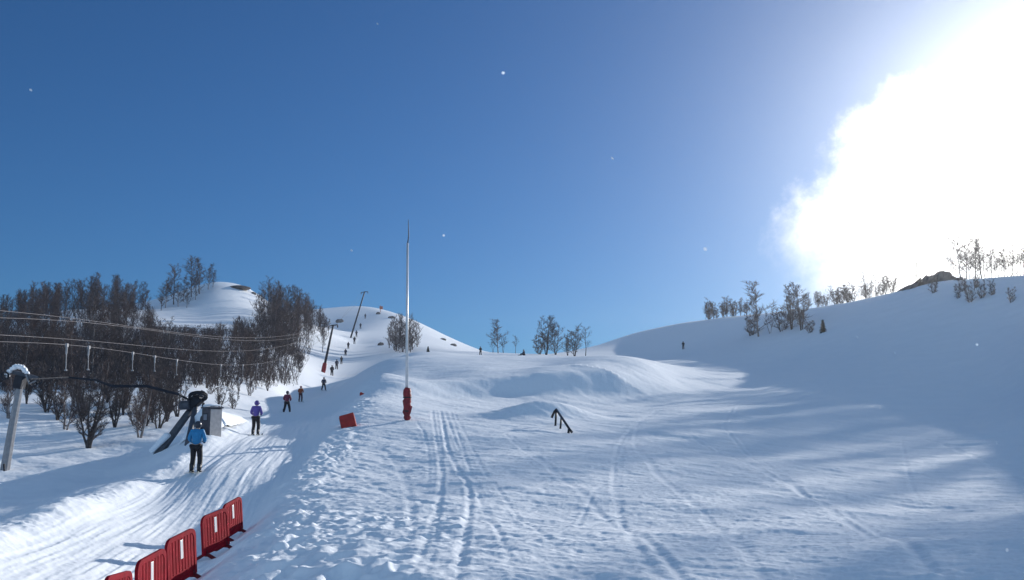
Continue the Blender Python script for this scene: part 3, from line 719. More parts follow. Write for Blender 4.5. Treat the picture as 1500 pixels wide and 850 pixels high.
# ------------------------------------------------------------------ ski lift
def wheel_mesh(name, rr, w, m):
    b = MB(); n = 20
    prof = [(rr, -w/2), (rr, -w*.3), (rr*.88, -w*.12), (rr*.88, w*.12), (rr, w*.3), (rr, w/2), (rr*.72, w/2), (rr*.72, -w/2)]
    k = len(prof)
    for i in range(n):
        a = 2*math.pi*i/n
        for q, y in prof: b.v.append(Vector((q*math.cos(a), y, q*math.sin(a))))
    for i in range(n):
        for j in range(k):
            b.f.append((i*k+j, ((i+1) % n)*k+j, ((i+1) % n)*k+(j+1) % k, i*k+(j+1) % k))
    for i in range(5):
        a = 2*math.pi*i/5; b.tube([(0, 0, 0), (rr*.75*math.cos(a), 0, rr*.75*math.sin(a))], rr*.06, 5)
    b.tube([(0, -w*.7, 0), (0, w*.7, 0)], rr*.14, 8)
    return b.mesh(name, m)
def lift_mast():
    p = hit(6, 690); d = math.hypot(p.x, p.y); s = d/F
    r = empty('lift_mast', p); tag(r, 'leaning galvanised lift mast with snow-capped pulley head at the left edge', 'lift mast')
    T = at(31, 556, d)-p
    link('post', MB().tube([Vector((0, 0, -.4))-T*.05, T*.5, T], [.24, .20, .16], 8).mesh('post', 'galv', .0), r)
    h = link('head_box', MB().box(T+Vector((-.05, 0, -.15)), (.42, .5, .62), Euler((0, R(10), 0)).to_matrix()).mesh('head_box', 'darksteel', .03), r)
    A = T+Vector((0, 0, .22))
    arm = MB().box(A+Vector((.15, 0, 0)), (1.7, .22, .2), Euler((0, R(14), R(-10))).to_matrix()); link('crossarm', arm.mesh('crossarm', 'greysteel', .02), r)
    sc_ = MB()
    for i in range(9):
        t = i/8; sc_.tube([A+Vector((-.78+1.0*t, -.04, -.12+1.5*t*(1.05-t)+.10)), A+Vector((-.62+1.0*t, -.06, -.06+1.5*t*(1.05-t)+.10))], [.12+.03*math.sin(i*3), .115+.03*math.cos(i*2)], 8)
    link('snow_cap', sc_.mesh('snow_cap', 'snow', smooth=True), r)
    br = MB().tube([A+Vector((.3, -.15, .0)), A+Vector((.52, -.2, -.45)), A+Vector((.85, -.2, -.3))], .045, 6); link('bracket', br.mesh('bracket', 'galv'), r)
    for x, z in ((.72, -.42), (.98, -.28), (-.72, -.05)):
        link('pulley', wheel_mesh('pulley', .20, .09, 'darksteel'), r, A+Vector((x, -.18, z)))
    link('stub', MB().tube([(.3, -.5, -.2), (.22, -.5, .35)], .05, 6).mesh('stub', 'darksteel'), r)
lift_mast()
def lift_station():
    p = hit(224, 668); d = math.hypot(p.x, p.y)
    r = empty('lift_station', p); tag(r, 'dark steel drag lift drive with long leaning beam, wheel and supporting leg', 'lift station')
    T = at(299, 574, d+.6)-p
    link('leaning_beam', MB().tube([Vector((0, 0, -.3))-T*.06, T], [.21, .17], 4).mesh('leaning_beam', 'greysteel', .02), r)
    b = MB().box(T*.13+Vector((0, 0, .20)), (1.2, .5, .26), Euler((0, R(-48), 0)).to_matrix()); link('snow_layer', b.mesh('snow_layer', 'snow', .1, True, 3), r)
    C = at(284, 590, d+.4)-p
    hd = link('drive_housing', MB().box(C, (.82, .6, .5), Euler((0, R(-42), 0)).to_matrix()).mesh('drive_housing', 'darksteel', .06), r)
    link('bullwheel', wheel_mesh('bullwheel', .46, .12, 'darksteel'), r, C+Vector((.30, -.35, .28)), (R(62), 0, R(20)))
    link('motor', MB().tube([C+Vector((-.55, -.3, -.15)), C+Vector((-.1, -.3, -.12))], .22, 12).mesh('motor', 'greysteel', .02), r)
    q = hit(273, 655)-p
    link('leg', MB().tube([q-Vector((0, 0, .3)), C+Vector((.05, .1, -.2))], [.15, .12], 6).mesh('leg', 'greysteel'), r)
    q2 = hit(290, 652)-p
    link('leg', MB().tube([q2-Vector((0, 0, .3)), C+Vector((.42, .2, -.05))], [.08, .07], 6).mesh('leg', 'darksteel'), r)
    pts = [at(44, 556, d-2)-p, at(100, 553, d)-p, at(140, 557, d)-p, at(165, 566, d)-p, at(215, 566, d)-p, at(262, 578, d)-p, C]
    link('return_beam', MB().tube(pts, [.035, .04, .05, .075, .075, .06, .05], 5).mesh('return_beam', 'darksteel', .0), r)
lift_station()
def hut():
    p = hit(309, 638); d = math.hypot(p.x, p.y); s = d/F
    r = empty('control_hut', p, R(-38)); tag(r, 'small dark boarded lift hut with a pale sunlit side', 'hut')
    h = 40*s
    link('wall', MB().box((0, 0, h/2-.1), (.64, .62, h)).mesh('wall', 'wall', .01), r)
    link('side_wall', MB().box((.325, 0, h/2-.1), (.03, .60, h-.08)).mesh('side_wall', 'pale', .004), r)  # sunlight painted into this side as a paler board colour
    link('roof', MB().box((0, 0, h-.06), (.74, .72, .07)).mesh('roof', 'greysteel', .01), r)
    link('roof_snow', MB().box((0, 0, h+.05), (.66, .64, .08), None, .85).mesh('roof_snow', 'snow', .05, True, 3), r)
    w = link('window', MB().box((-.04, -.315, h*.62), (.26, .02, .26)).mesh('window', 'dwin', .003), r)
    link('window_frame', MB().box((-.04, -.311, h*.62), (.33, .014, .33)).mesh('window_frame', 'darksteel', .003), w)
hut()
def snow_wedge():
    a = hit(316, 634); b = hit(362, 618); d = math.hypot(a.x, a.y)
    nU, nV = 26, 16; B = MB(); v = b-a; nrm = Vector((-v.y, v.x, 0)).normalized()
    for i in range(nU):
        t = i/(nU-1)
        for j in range(nV):
            s = j/(nV-1)*2-1; hgt = (1.15*(1-t)**.9+.25)*max(0, 1-abs(s+.1)**1.7)*min(1, t*9+.15)
            q = a+v*(t*1.05)+nrm*(s*1.0+.9); q.z = ground_h(q.x, q.y)-.06+hgt*(1+.18*float(vnoise(np.array([q.x*3]), np.array([q.y*3]), 3)[0]))
            B.v.append(q)
    for i in range(nU-1):
        for j in range(nV-1): k = i*nV+j; B.f.append((k, k+nV, k+nV+1, k+1))
    o = link('snow_pile', B.mesh('snow_pile', 'snow', smooth=True)); tag(o, 'sunlit wedge of piled snow right of the small dark hut', 'snow pile')
snow_wedge()
def pylon(base, top, name_lab, pad, arm):
    p = hit(*base); d = math.hypot(p.x, p.y); T = at(top[0], top[1], d)-p
    r = empty('lift_pylon', p); tag(r, name_lab, 'lift pylon', 'drag lift pylons')
    link('post', MB().tube([-T*.05, T*.5, T], [.24, .20, .16], 8).mesh('post', 'darksteel', smooth=True), r)
    ar = link('crossarm', MB().tube([T+Vector((-arm, -.2, -.15)), T+Vector((0, 0, .05)), T+Vector((arm, .2, .15))], [.09, .12, .09], 6).mesh('crossarm', 'darksteel'), r)
    for s in (-1, 1):
        link('pulley', wheel_mesh('pulley', .26, .12, 'darksteel'), ar, T+Vector((s*arm, s*.2, s*.15-.28)), (0, 0, R(90)))
    if pad:
        link('padding', MB().tube([T*.01, T*.10, T*.2, T*.22], [.36, .40, .37, .25], 10).mesh('padding', 'redpadw', smooth=True), r)
    return p+T, d
PT1, PD1 = pylon((473, 547), (488, 477), 'nearer leaning dark lift pylon with red padding at its foot', True, .75)
PT2, PD2 = pylon((514, 494), (534, 428), 'farther leaning dark lift pylon rising above the summit skyline', False, .9)
def cable(pts, label, ends=()):
    n = 60; P = []
    xs = np.array([q[0] for q in pts]); ys = np.array([q[1] for q in pts]); inv = np.array([1/q[2] for q in pts])
    i0, i1 = inv[0], inv[-1]
    c = np.polyfit(xs, ys, min(4, len(xs)-1))
    for i in range(n+1):
        x = xs[0]+(xs[-1]-xs[0])*i/n; k = i0+(i1-i0)*i/n
        P.append(at(x, float(np.polyval(c, x)), 1/k))
    P += list(ends)
    o = link('lift_cable', MB().tube(P, .0135, 5, True).mesh('lift_cable', 'cable', smooth=True)); tag(o, label, 'cable', 'ropes of the drag lift')
    return P
cA = cable([(-160, 440, 34), (6, 456, 40), (90, 464, 46), (184, 478, 54), (280, 489, 70), (400, 494, 110), (487, 476, PD1)], 'topmost pale lift cable crossing in front of the left wood')
cB = cable([(-160, 452, 34), (8, 465, 40), (100, 472, 46), (184, 479, 54), (300, 493, 70), (420, 498, 115), (487, 478, PD1)], 'second lift cable from the top, running close under the topmost one')
cC = cable([(-160, 472, 33), (0, 490, 40), (160, 504, 52), (300, 512, 72), (340, 514, 85), (426, 507, 120), (487, 480, PD1)], 'third lift cable from the top, above the cable with hanging bars', [PT2+Vector((.9, 0, 0)), at(549, 446, PD2+130)])
cD = cable([(-160, 480, 33), (18, 500, 40), (160, 515, 52), (280, 528, 70), (370, 531, 92), (434, 524, 125), (485, 484, PD1)], 'lowest lift cable with pale bars hanging from it', [PT2+Vector((-.9, 0, 0)), at(545, 447, PD2+130)])
def tbar(px, h, label):
    best = min(cD[:61], key=lambda q: abs(project(*q)[0]-px)); d = math.hypot(best.x, best.y); s = d/F
    r = empty('tow_bar', best); tag(r, label, 'tow bar', 'tow bars hanging from the lowest cable')
    link('clamp', MB().box((0, 0, -.02), (.10, .16, .16)).mesh('clamp', 'galv', .01), r)
    link('spring_box', MB().tube([(0, 0, -.1), (0, 0, -.42)], .04, 10).mesh('spring_box', 'tbar'), r)
    link('stick', MB().tube([(0, 0, -.42), (.03, 0, -h)], .017, 6).mesh('stick', 'tbar'), r)
    link('seat_disc', MB().tube([(.03, 0, -h-.03), (.03, 0, -h+.03)], .06, 12).mesh('seat_disc', 'tbar'), r)
for px, h, lb in ((93, 1.15, 'pale tow bar hanging nearest the left mast'), (135, 1.1, 'pale tow bar, second from the left mast'), (198, 1.0, 'pale tow bar above the pair of upright birch stems'), (226, .9, 'short pale tow bar above the leaning station beam'),
              (260, 1.0, 'pale tow bar above the station head'), (324, .9, 'pale tow bar above the small dark hut'), (355, 1.0, 'pale tow bar above the sunlit snow wedge'), (376, .8, 'short pale tow bar above the purple rider'), (408, 1.0, 'pale tow bar closest to the nearer lift pylon')):
    tbar(px, h, lb)
def summit_post():
    p = hit(557, 458); d = math.hypot(p.x, p.y); s = d/F
    r = empty('summit_post', p); tag(r, 'tiny orange marker post on the summit right of the far pylon', 'post')
    link('post', MB().tube([(0, 0, -.3), (0, 0, 11*s)], .12, 6).mesh('post', 'orange'), r); link('board', MB().box((.35, 0, 7*s), (1.3, .12, 1.2)).mesh('board', 'orange', .02), r)
summit_post()

# ------------------------------------------------------------------ people
def skin_mesh(name, V, E, Rd, sub=1, mtl=None):
    me = bpy.data.meshes.new(name); me.from_pydata(V, E, []); o = bpy.data.objects.new(name, me); col.objects.link(o)
    o.modifiers.new('s', 'SKIN').use_smooth_shade = True
    for i, r_ in enumerate(Rd):
        me.skin_vertices[0].data[i].radius = r_ if hasattr(r_, '__len__') else (r_, r_)
    me.skin_vertices[0].data[0].use_root = True
    ss_ = o.modifiers.new('u', 'SUBSURF'); ss_.levels = sub; ss_.render_levels = sub
    dg = bpy.context.evaluated_depsgraph_get(); dg.update()
    out = bpy.data.meshes.new_from_object(o.evaluated_get(dg)); out.name = name
    bpy.data.objects.remove(o); out.materials.clear(); out.materials.append(M['skin'])
    out.polygons.foreach_set('use_smooth', [True]*len(out.polygons))
    return out
def pose(kind):
    J = {}
    if kind == 'sit':
        J = dict(pel=(0, 0, .22), bel=(0, .0, .40), che=(0, .06, .60), nec=(0, .10, .78), hed=(0, .12, .90), top=(0, .12, 1.02))
        for s, n in ((-1, 'L'), (1, 'R')):
            J.update({'hip'+n: (s*.11, .04, .20), 'kne'+n: (s*.16, .46, .42), 'ank'+n: (s*.16, .78, .10), 'toe'+n: (s*.17, .92, .16),
                      'sho'+n: (s*.19, .08, .70), 'elb'+n: (s*.27, .14, .46), 'wri'+n: (s*.22, .34, .42), 'han'+n: (s*.20, .42, .42)})
        return J
    f = {'ride': 0, 'wide': .05, 'step': 0}[kind]; b = .10 if kind == 'wide' else .0
    J = dict(pel=(0, -.02, .93-b), bel=(0, -.01, 1.08-b), che=(0, .03, 1.30-b), nec=(0, .06, 1.49-b), hed=(0, .08, 1.61-b), top=(0, .08, 1.73-b))
    for s, n in ((-1, 'L'), (1, 'R')):
        st = .06*s if kind == 'step' else 0
        J.update({'hip'+n: (s*.10, -.01, .88-b), 'kne'+n: (s*(.12+f), .08+st, .50-b*.5), 'ank'+n: (s*(.13+f*2), .0+st, .11), 'toe'+n: (s*(.135+f*2), .15+st, .07),
                  'sho'+n: (s*.19, .03, 1.42-b), 'elb'+n: (s*.27, .02, 1.15-b), 'wri'+n: (s*.20, .20, 1.06-b), 'han'+n: (s*.17, .27, 1.08-b)})
    return J
def chain(J, names, rads):
    V = []; E = []; Rd = []; ix = {}
    for (a, b) in names:
        for n in (a, b):
            if n not in ix: ix[n] = len(V); V.append(J[n]); Rd.append(rads[n])
        E.append((ix[a], ix[b]))
    return V, E, Rd
def person_meshes(kind):
    J = pose(kind)
    rb = dict(pel=(.13, .11), bel=(.125, .10), che=(.15, .11), nec=(.055, .055), hed=(.085, .10), top=(.06, .075))
    for n in 'LR': rb.update({'hip'+n: .085, 'kne'+n: .058, 'ank'+n: .04, 'toe'+n: .035, 'sho'+n: .06, 'elb'+n: .045, 'wri'+n: .03, 'han'+n: .036})
    E = [('pel', 'bel'), ('bel', 'che'), ('che', 'nec'), ('nec', 'hed'), ('hed', 'top')]
    for n in 'LR': E += [('pel', 'hip'+n), ('hip'+n, 'kne'+n), ('kne'+n, 'ank'+n), ('ank'+n, 'toe'+n), ('che', 'sho'+n), ('sho'+n, 'elb'+n), ('elb'+n, 'wri'+n), ('wri'+n, 'han'+n)]
    body = skin_mesh('body', *chain(J, E, rb))
    # nose, so that the face reads from the front
    bm = bmesh.new(); bm.from_mesh(body); h = Vector(J['hed'])
    bmesh.ops.create_icosphere(bm, subdivisions=1, radius=.018, matrix=Matrix.Translation(h+Vector((0, .105, -.01)))); bm.to_mesh(body); bm.free()
    rj = dict(pel=(.175, .145), bel=(.165, .14), che=(.19, .15), nec=(.085, .085))
    EJ = [('pel', 'bel'), ('bel', 'che'), ('che', 'nec')]
    for n in 'LR':
        rj.update({'sho'+n: .095, 'elb'+n: .08, 'wri'+n: .06}); EJ += [('che', 'sho'+n), ('sho'+n, 'elb'+n), ('elb'+n, 'wri'+n)]
    jk = skin_mesh('jacket', *chain(J, EJ, rj))
    rt = dict(pel=(.15, .13)); ET = []
    for n in 'LR': rt.update({'hip'+n: .125, 'kne'+n: .095, 'ank'+n: .09}); ET += [('pel', 'hip'+n), ('hip'+n, 'kne'+n), ('kne'+n, 'ank'+n)]
    tr = skin_mesh('trousers', *chain(J, ET, rt))
    # helmet, goggles
    bm = bmesh.new(); bmesh.ops.create_uvsphere(bm, u_segments=16, v_segments=10, radius=1, matrix=Matrix.Translation(h+Vector((0, -.012, .035))) @ Matrix.Diagonal((.125, .145, .135, 1)))
    bmesh.ops.delete(bm, geom=[v for v in bm.verts if v.co.z < h.z-.075 or (v.co.y > h.y+.06 and v.co.z < h.z+.055)], context='VERTS')
    hm = bpy.data.meshes.new('helmet'); bm.to_mesh(hm); bm.free(); hm.materials.append(M['helmet']); hm.polygons.foreach_set('use_smooth', [True]*len(hm.polygons))
    gg = MB()
    gg.tube([h+Vector((.115*math.sin(a), .02+.105*math.cos(a), .028)) for a in np.linspace(-1.25, 1.25, 9)], .032, 6); gm = gg.mesh('goggles', 'goggle', smooth=True)
    parts = dict(body=body, jacket=jk, trousers=tr, helmet=hm, goggles=gm)
    gl = {}
    for s, n in ((-1, 'L'), (1, 'R')):
        w = Vector(J['wri'+n]); g = Vector(J['han'+n]); d = (g-w).normalized(); sd_ = d.cross(Vector((0, 0, 1))).normalized()
        b = MB(); b.tube([w-d*.03, w+d*.03, g+d*.02], [.05, .045, .04], 8)
        for k in range(4):
            o = sd_*(-.027+.018*k); q = g+o+d*.02; ln = (.045, .055, .052, .04)[k]
            b.tube([q, q+d*ln*.7-Vector((0, 0, .012)), q+d*ln-Vector((0, 0, .04))], [.0115, .011, .009], 6)
        q = w+d*.05-sd_*s*.04; b.tube([q, q+d*.035-sd_*s*.025, q+d*.06-sd_*s*.02-Vector((0, 0, .015))], [.014, .012, .01], 6)
        gl[n] = b.mesh('glove', 'glove', smooth=True)
    parts['gloves'] = gl
    bt = {}; sk = {}
    for n in 'LR':
        a = Vector(J['ank'+n]); t = Vector(J['toe'+n])
        if kind == 'sit': bt[n] = MB().tube([a-Vector((0, .03, 0)), a.lerp(t, .5), t], [.075, .07, .055], 8).mesh('boot', 'boot', smooth=True)
        else:
            bt[n] = MB().tube([a+Vector((0, -.03, .20)), a+Vector((0, -.03, .05)), a+Vector((0, -.02, -.02))], [.078, .075, .07], 8).tube([a+Vector((0, -.08, -.04)), a+Vector((0, .10, -.045)), a+Vector((0, .19, -.05))], [.06, .058, .045], 8).mesh('boot', 'boot', smooth=True)
            c = a.copy(); c.z = 0
            zz = [(-.72, .012), (-.6, .012), (0, .014), (.66, .012), (.78, .05), (.86, .11)]
            b = MB()
            for (y, z) in zz:
                w = .038 if abs(y) < .5 else .045
                if y > .8: w = .02
                for x, dz in ((-w, 0), (w, 0), (w, .014), (-w, .014)): b.v.append(c+Vector((x, y, z+dz-.005)))
            for i in range(len(zz)-1):
                for k in range(4): b.f.append((i*4+k, i*4+(k+1) % 4, i*4+4+(k+1) % 4, i*4+4+k))
            b.f.append((3, 2, 1, 0)); e = (len(zz)-1)*4; b.f.append((e, e+1, e+2, e+3))
            b.box(c+Vector((0, .12, .03)), (.06, .09, .04)); b.box(c+Vector((0, -.17, .035)), (.06, .10, .05))
            sk[n] = b.mesh('ski', 'ski')
    parts['boots'] = bt; parts['skis'] = sk
    return parts
PM = {k: person_meshes(k) for k in ('ride', 'wide', 'step', 'sit')}
def setm(o, m):
    o.material_slots[0].link = 'OBJECT'; o.material_slots[0].material = M[m]
def person(px, py, hpx, kind, jacket, trousers, label, group=None, helmet='helmet', face=0, stand=1.78):
    p = hit(px, py); d = math.hypot(p.x, p.y); P = PM[kind]; s = max(.82, min(1.12, hpx*d/F/stand)) if kind != 'sit' else 1.0
    r = empty('person', p, -math.atan2(p.x, p.y)+face); r.scale = (s, s, s)
    print('person', px, py, 'd %.0f raw scale %.2f' % (d, hpx*d/F/stand))
    tag(r, label, 'person', group)
    link('body', P['body'], r)
    setm(link('jacket', P['jacket'], r), jacket); setm(link('trousers', P['trousers'], r), trousers)
    hm = link('helmet', P['helmet'], r); setm(hm, helmet); link('goggles', P['goggles'], r)
    for n in 'LR':
        link('glove', P['gloves'][n], r); link('boot', P['boots'][n], r)
        if n in P['skis']: link('ski', P['skis'][n], r)
    if kind == 'sit': link('snowboard', MB().box((0, .86, .06), (1.4, .05, .26), Euler((R(20), 0, 0)).to_matrix()).mesh('snowboard', 'ski', .02), r)
    return r
person(286, 693, 71, 'ride', 'jblue', 'tblack', 'rider in bright blue jacket and black trousers, nearest on the lift track', face=R(-16))
person(374, 638, 49, 'ride', 'jpurple', 'tblack', 'rider in purple hooded jacket and dark trousers behind the blue one', helmet='helmp', face=R(-16))
person(420, 605, 34, 'wide', 'jred', 'tblack', 'rider in dark red and black jacket with legs apart on the lift track', face=R(-14))
person(440, 589, 23, 'step', 'jorange', 'tdark', 'small rider in orange suit just uphill of the red one', helmet='jred', face=R(-14))
person(474, 572, 22, 'wide', 'jnavy', 'tblack', 'dark-clad rider with legs spread at the shadow edge below the padded pylon', face=R(-10))
for px, py, h, j in ((486, 552, 19, 'jblack'), (493, 542, 17, 'jnavy'), (500, 534, 12, 'jblack'), (506, 523, 12, 'jnavy'), (510, 512, 11, 'jblack'), (519, 504, 11, 'jblack'), (522, 494, 10, 'jnavy')):
    person(px, py, h, random.choice(('ride', 'step')), j, 'tblack', 'tiny dark rider in the file climbing the lift track between the two pylons', 'riders in file up the lift track', face=R(-8))
person(528, 482, 9, 'ride', 'jnavy', 'tblack', 'tiny dark rider on the steep upper track beside the far pylon', face=R(-5))
person(535, 467, 8, 'ride', 'jnavy', 'tblack', 'topmost tiny rider, just below the summit', face=R(-5))
person(704, 521, 12, 'step', 'jblack', 'tblack', 'dark figure standing on the saddle skyline left of the slender birch', face=R(150))
person(768, 522, 9, 'sit', 'jnavy', 'tblack', 'dark figure sitting on the snow by the saddle birches', face=R(120))
person(1001, 512, 10, 'ride', 'jblack', 'tblack', 'lone dark skier descending in the shade of the right hill', face=R(170))

# ------------------------------------------------------------------ drifting ice crystals (diamond dust)
def ice_mat():
    m, nt, b = new_mat('ice_crystal'); N = nt.nodes; L = nt.links
    d = N.new('ShaderNodeBsdfDiffuse'); t = N.new('ShaderNodeBsdfTranslucent'); g = N.new('ShaderNodeMixShader')
    d.inputs['Color'].default_value = t.inputs['Color'].default_value = (.9, .93, .96, 1); g.inputs[0].default_value = .75
    L.new(d.outputs[0], g.inputs[1]); L.new(t.outputs[0], g.inputs[2]); L.new(g.outputs[0], N['Material Output'].inputs['Surface'])
    return m
M['ice'] = ice_mat()
def crystal():
    b = MB()
    def blade(p, q, w0, w1):
        t = (q-p).normalized(); n = Vector((-t.y, t.x, 0)); k = len(b.v)
        b.v += [p-n*w0, p+n*w0, q+n*w1, q-n*w1]; b.f.append((k, k+1, k+2, k+3))
    for k in range(6):
        a = math.pi/3*k; u = Vector((math.cos(a), math.sin(a), .0015*k)); w = Vector((-math.sin(a), math.cos(a), 0))
        blade(u*.1, u, .17, .08)
        for q in (.45, .72):
            for s in (-1, 1): blade(u*q+Vector((0, 0, .01*s)), u*(q+.2)+w*s*.26+Vector((0, 0, .01*s)), .08, .05)
    return b.mesh('ice_crystal', M['ice'])
ICE = crystal()
for i, (px, py, w) in enumerate(((737, 107, 7), (897, 232, 7), (1033, 365, 8), (45, 132, 6), (1256, 494, 6), (1311, 517, 6), (1460, 649, 6), (1431, 505, 5), (553, 35, 5), (650, 345, 5), (515, 367, 5), (1475, 806, 6))):
    d = random.uniform(2.6, 4.2)
    o = link('ice_crystal', ICE, None, at(px, py, d), (R(random.uniform(62, 84)), R(random.uniform(-10, 10)), random.uniform(0, 1)))
    o.scale = (w*d/F/2*.8,)*3
    tag(o, 'tiny bright ice crystal floating in the cold air', 'ice crystal', 'ice crystals drifting in the air')

# ------------------------------------------------------------------ camera, light, sky
cam_d = bpy.data.cameras.new('camera'); cam = link('camera', cam_d)
cam_d.sensor_width = 36; cam_d.lens = F/1500*36; cam_d.clip_end = 9000; cam_d.clip_start = .05
cam.location = (0, 0, 0); cam.rotation_euler = (math.pi/2+PITCH, 0, 0)
sc.camera = cam
sd = bpy.data.lights.new('sun', 'SUN'); so = link('sun', sd); sd.energy = 3.65; sd.angle = R(.55); sd.color = (1, .965, .92)
so.rotation_euler = SUN_DIR.to_track_quat('Z', 'Y').to_euler()
so.location = SUN_DIR*100
def build_world():
    w = bpy.data.worlds.new('World'); sc.world = w; w.use_nodes = True
    nt = w.node_tree; N = nt.nodes; L = nt.links; N.clear()
    def lk(v, s):
        if isinstance(v, (int, float)): s.default_value = v
        elif isinstance(v, (tuple, Vector)): s.default_value = tuple(v)
        else: L.new(v, s)
    def m(op, *a, clamp=False):
        n = N.new('ShaderNodeMath'); n.operation = op; n.use_clamp = clamp
        for i, v in enumerate(a): lk(v, n.inputs[i])
        return n.outputs[0]
    def dot(a, b):
        n = N.new('ShaderNodeVectorMath'); n.operation = 'DOT_PRODUCT'; lk(a, n.inputs[0]); lk(b, n.inputs[1]); return n.outputs['Value']
    def ss(a, b, x):
        n = N.new('ShaderNodeMapRange'); n.interpolation_type = 'SMOOTHSTEP'
        lk(x, n.inputs['Value']); lk(a, n.inputs['From Min']); lk(b, n.inputs['From Max']); return n.outputs['Result']
    out = N.new('ShaderNodeOutputWorld')
    sky = N.new('ShaderNodeTexSky'); sky.sky_type = 'NISHITA'; sky.sun_disc = False
    sky.sun_elevation = SUN_EL; sky.sun_rotation = SUN_AZ; sky.altitude = 1200; sky.air_density = 1.0; sky.dust_density = .25; sky.ozone_density = 3.0
    bg = N.new('ShaderNodeBackground'); bg.inputs['Strength'].default_value = .11
    tint = N.new('ShaderNodeMix'); tint.data_type = 'RGBA'; tint.blend_type = 'MULTIPLY'; tint.inputs['Factor'].default_value = 1
    L.new(sky.outputs[0], tint.inputs['A']); tint.inputs['B'].default_value = (.185, .375, .555, 1)
    L.new(tint.outputs['Result'], bg.inputs['Color'])
    # a bright cloud drifting in front of the sun
    tc = N.new('ShaderNodeTexCoord'); dirv = tc.outputs['Generated']
    def d_of(px, py): return Vector(ray(px, py)).normalized()
    c0 = d_of(1400, 260); right = c0.cross(Vector((0, 0, 1))).normalized(); up = right.cross(c0).normalized()
    fw = m('MAXIMUM', dot(dirv, c0), .05)
    a = m('DIVIDE', dot(dirv, right), fw); b = m('DIVIDE', dot(dirv, up), fw)
    cx = N.new('ShaderNodeCombineXYZ'); lk(a, cx.inputs[0]); lk(b, cx.inputs[1])
    no = N.new('ShaderNodeTexNoise'); no.inputs['Scale'].default_value = 13; no.inputs['Detail'].default_value = 9; no.inputs['Roughness'].default_value = .66
    L.new(cx.outputs[0], no.inputs['Vector'])
    nz = m('SUBTRACT', no.outputs['Fac'], .5)
    def local(px, py):
        v = d_of(px, py); k = v.dot(c0); return v.dot(right)/k, v.dot(up)/k
    field = None
    for px, py, rp in ((1400, 275, 150), (1212, 334, 66), (1303, 228, 68), (1347, 190, 68), (1250, 392, 72), (1540, 300, 190), (1330, 380, 130), (1700, 330, 230)):
        lx, ly = local(px, py)
        dd = m('SQRT', m('ADD', m('POWER', m('ABSOLUTE', m('SUBTRACT', a, lx)), 2.0), m('POWER', m('ABSOLUTE', m('SUBTRACT', b, ly)), 2.0)))
        f = m('SUBTRACT', rp/F, dd)
        field = f if field is None else m('SMOOTH_MAX', field, f, .025)
    field = m('ADD', field, m('MULTIPLY', nz, .085))
    low = ss(.01, -.09, b)
    n3 = N.new('ShaderNodeTexNoise'); n3.inputs['Scale'].default_value = 42; n3.inputs['Detail'].default_value = 8; n3.inputs['Roughness'].default_value = .6; L.new(cx.outputs[0], n3.inputs['Vector'])
    field = m('ADD', field, m('MULTIPLY', m('SUBTRACT', n3.outputs['Fac'], .5), .030))
    cloud = ss(m('SUBTRACT', -.012, m('MULTIPLY', low, .012)), m('ADD', .034, m('MULTIPLY', low, .05)), field)
    front = ss(.15, .4, dot(dirv, c0))
    cloud = m('MULTIPLY', cloud, front)
    sdv = m('ARCCOSINE', m('MINIMUM', dot(dirv, d_of(1500, 215)), 1.0))
    halo = m('ADD', m('MULTIPLY', m('EXPONENT', m('MULTIPLY', sdv, -1/.045)), .85), m('MULTIPLY', m('EXPONENT', m('MULTIPLY', sdv, -1/.095)), 1.2))
    thin = N.new('ShaderNodeBackground'); thin.inputs['Color'].default_value = (1, .98, .95, 1); L.new(halo, thin.inputs['Strength'])
    cb = N.new('ShaderNodeBackground'); cb.inputs['Color'].default_value = (1, .985, .96, 1)
    lk(m('ADD', m('MULTIPLY', m('EXPONENT', m('MULTIPLY', sdv, -1/.16)), 1.1), .75), cb.inputs['Strength'])
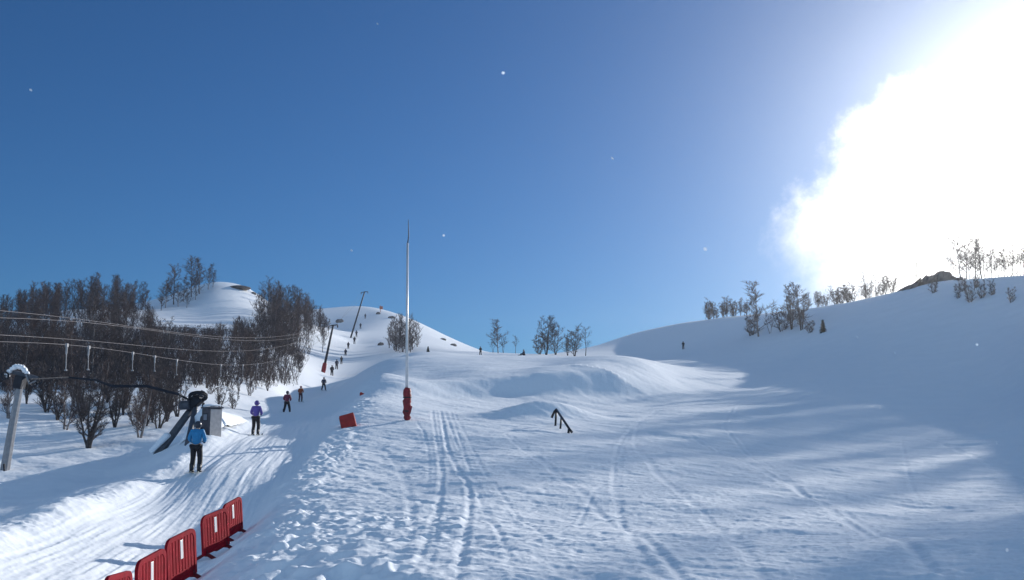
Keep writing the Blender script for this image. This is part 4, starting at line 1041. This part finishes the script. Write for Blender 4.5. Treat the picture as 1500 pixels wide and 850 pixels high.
    ad = N.new('ShaderNodeAddShader'); L.new(bg.outputs[0], ad.inputs[0]); L.new(thin.outputs[0], ad.inputs[1])
    mx = N.new('ShaderNodeMixShader'); L.new(cloud, mx.inputs[0]); L.new(ad.outputs[0], mx.inputs[1]); 
    a2 = N.new('ShaderNodeAddShader'); L.new(thin.outputs[0], a2.inputs[0]); L.new(cb.outputs[0], a2.inputs[1])
    L.new(a2.outputs[0], mx.inputs[2])
    # added bluish fill glow in the unseen sky behind the camera, lifts shaded snow
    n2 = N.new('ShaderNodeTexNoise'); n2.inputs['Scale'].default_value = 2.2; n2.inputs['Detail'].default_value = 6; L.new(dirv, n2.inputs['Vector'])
    rear_fill = m('MULTIPLY', ss(.05, .65, m('MULTIPLY', dot(dirv, (0, 1, -.25)), -1.0)), ss(.36, .6, n2.outputs['Fac']))
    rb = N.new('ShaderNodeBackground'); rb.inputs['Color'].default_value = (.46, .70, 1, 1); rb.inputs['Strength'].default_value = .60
    m2 = N.new('ShaderNodeMixShader'); L.new(rear_fill, m2.inputs[0]); L.new(mx.outputs[0], m2.inputs[1]); L.new(rb.outputs[0], m2.inputs[2])
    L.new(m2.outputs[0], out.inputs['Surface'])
build_world()
def haze():
    o = link('haze', MB().box((0, 0, 4), (1330, 1330, 160)).mesh('haze')); m = bpy.data.materials.new('frosty_air'); m.use_nodes = True; nt = m.node_tree; nt.nodes.clear()
    out = nt.nodes.new('ShaderNodeOutputMaterial'); v = nt.nodes.new('ShaderNodeVolumePrincipled')
    v.inputs['Color'].default_value = (.95, .97, 1, 1); v.inputs['Density'].default_value = .00030; v.inputs['Anisotropy'].default_value = .86
    nt.links.new(v.outputs[0], out.inputs['Volume']); o.data.materials.append(m); tag(o, 'thin sparkling frost haze in the air', 'haze', kind='stuff')
haze()
sc.render.engine = 'CYCLES'
sc.render.resolution_x = 1024; sc.render.resolution_y = 580
vs = sc.view_settings; vs.view_transform = 'Standard'; vs.look = 'None'; vs.exposure = .48; vs.gamma = 1; vs.use_curve_mapping = False
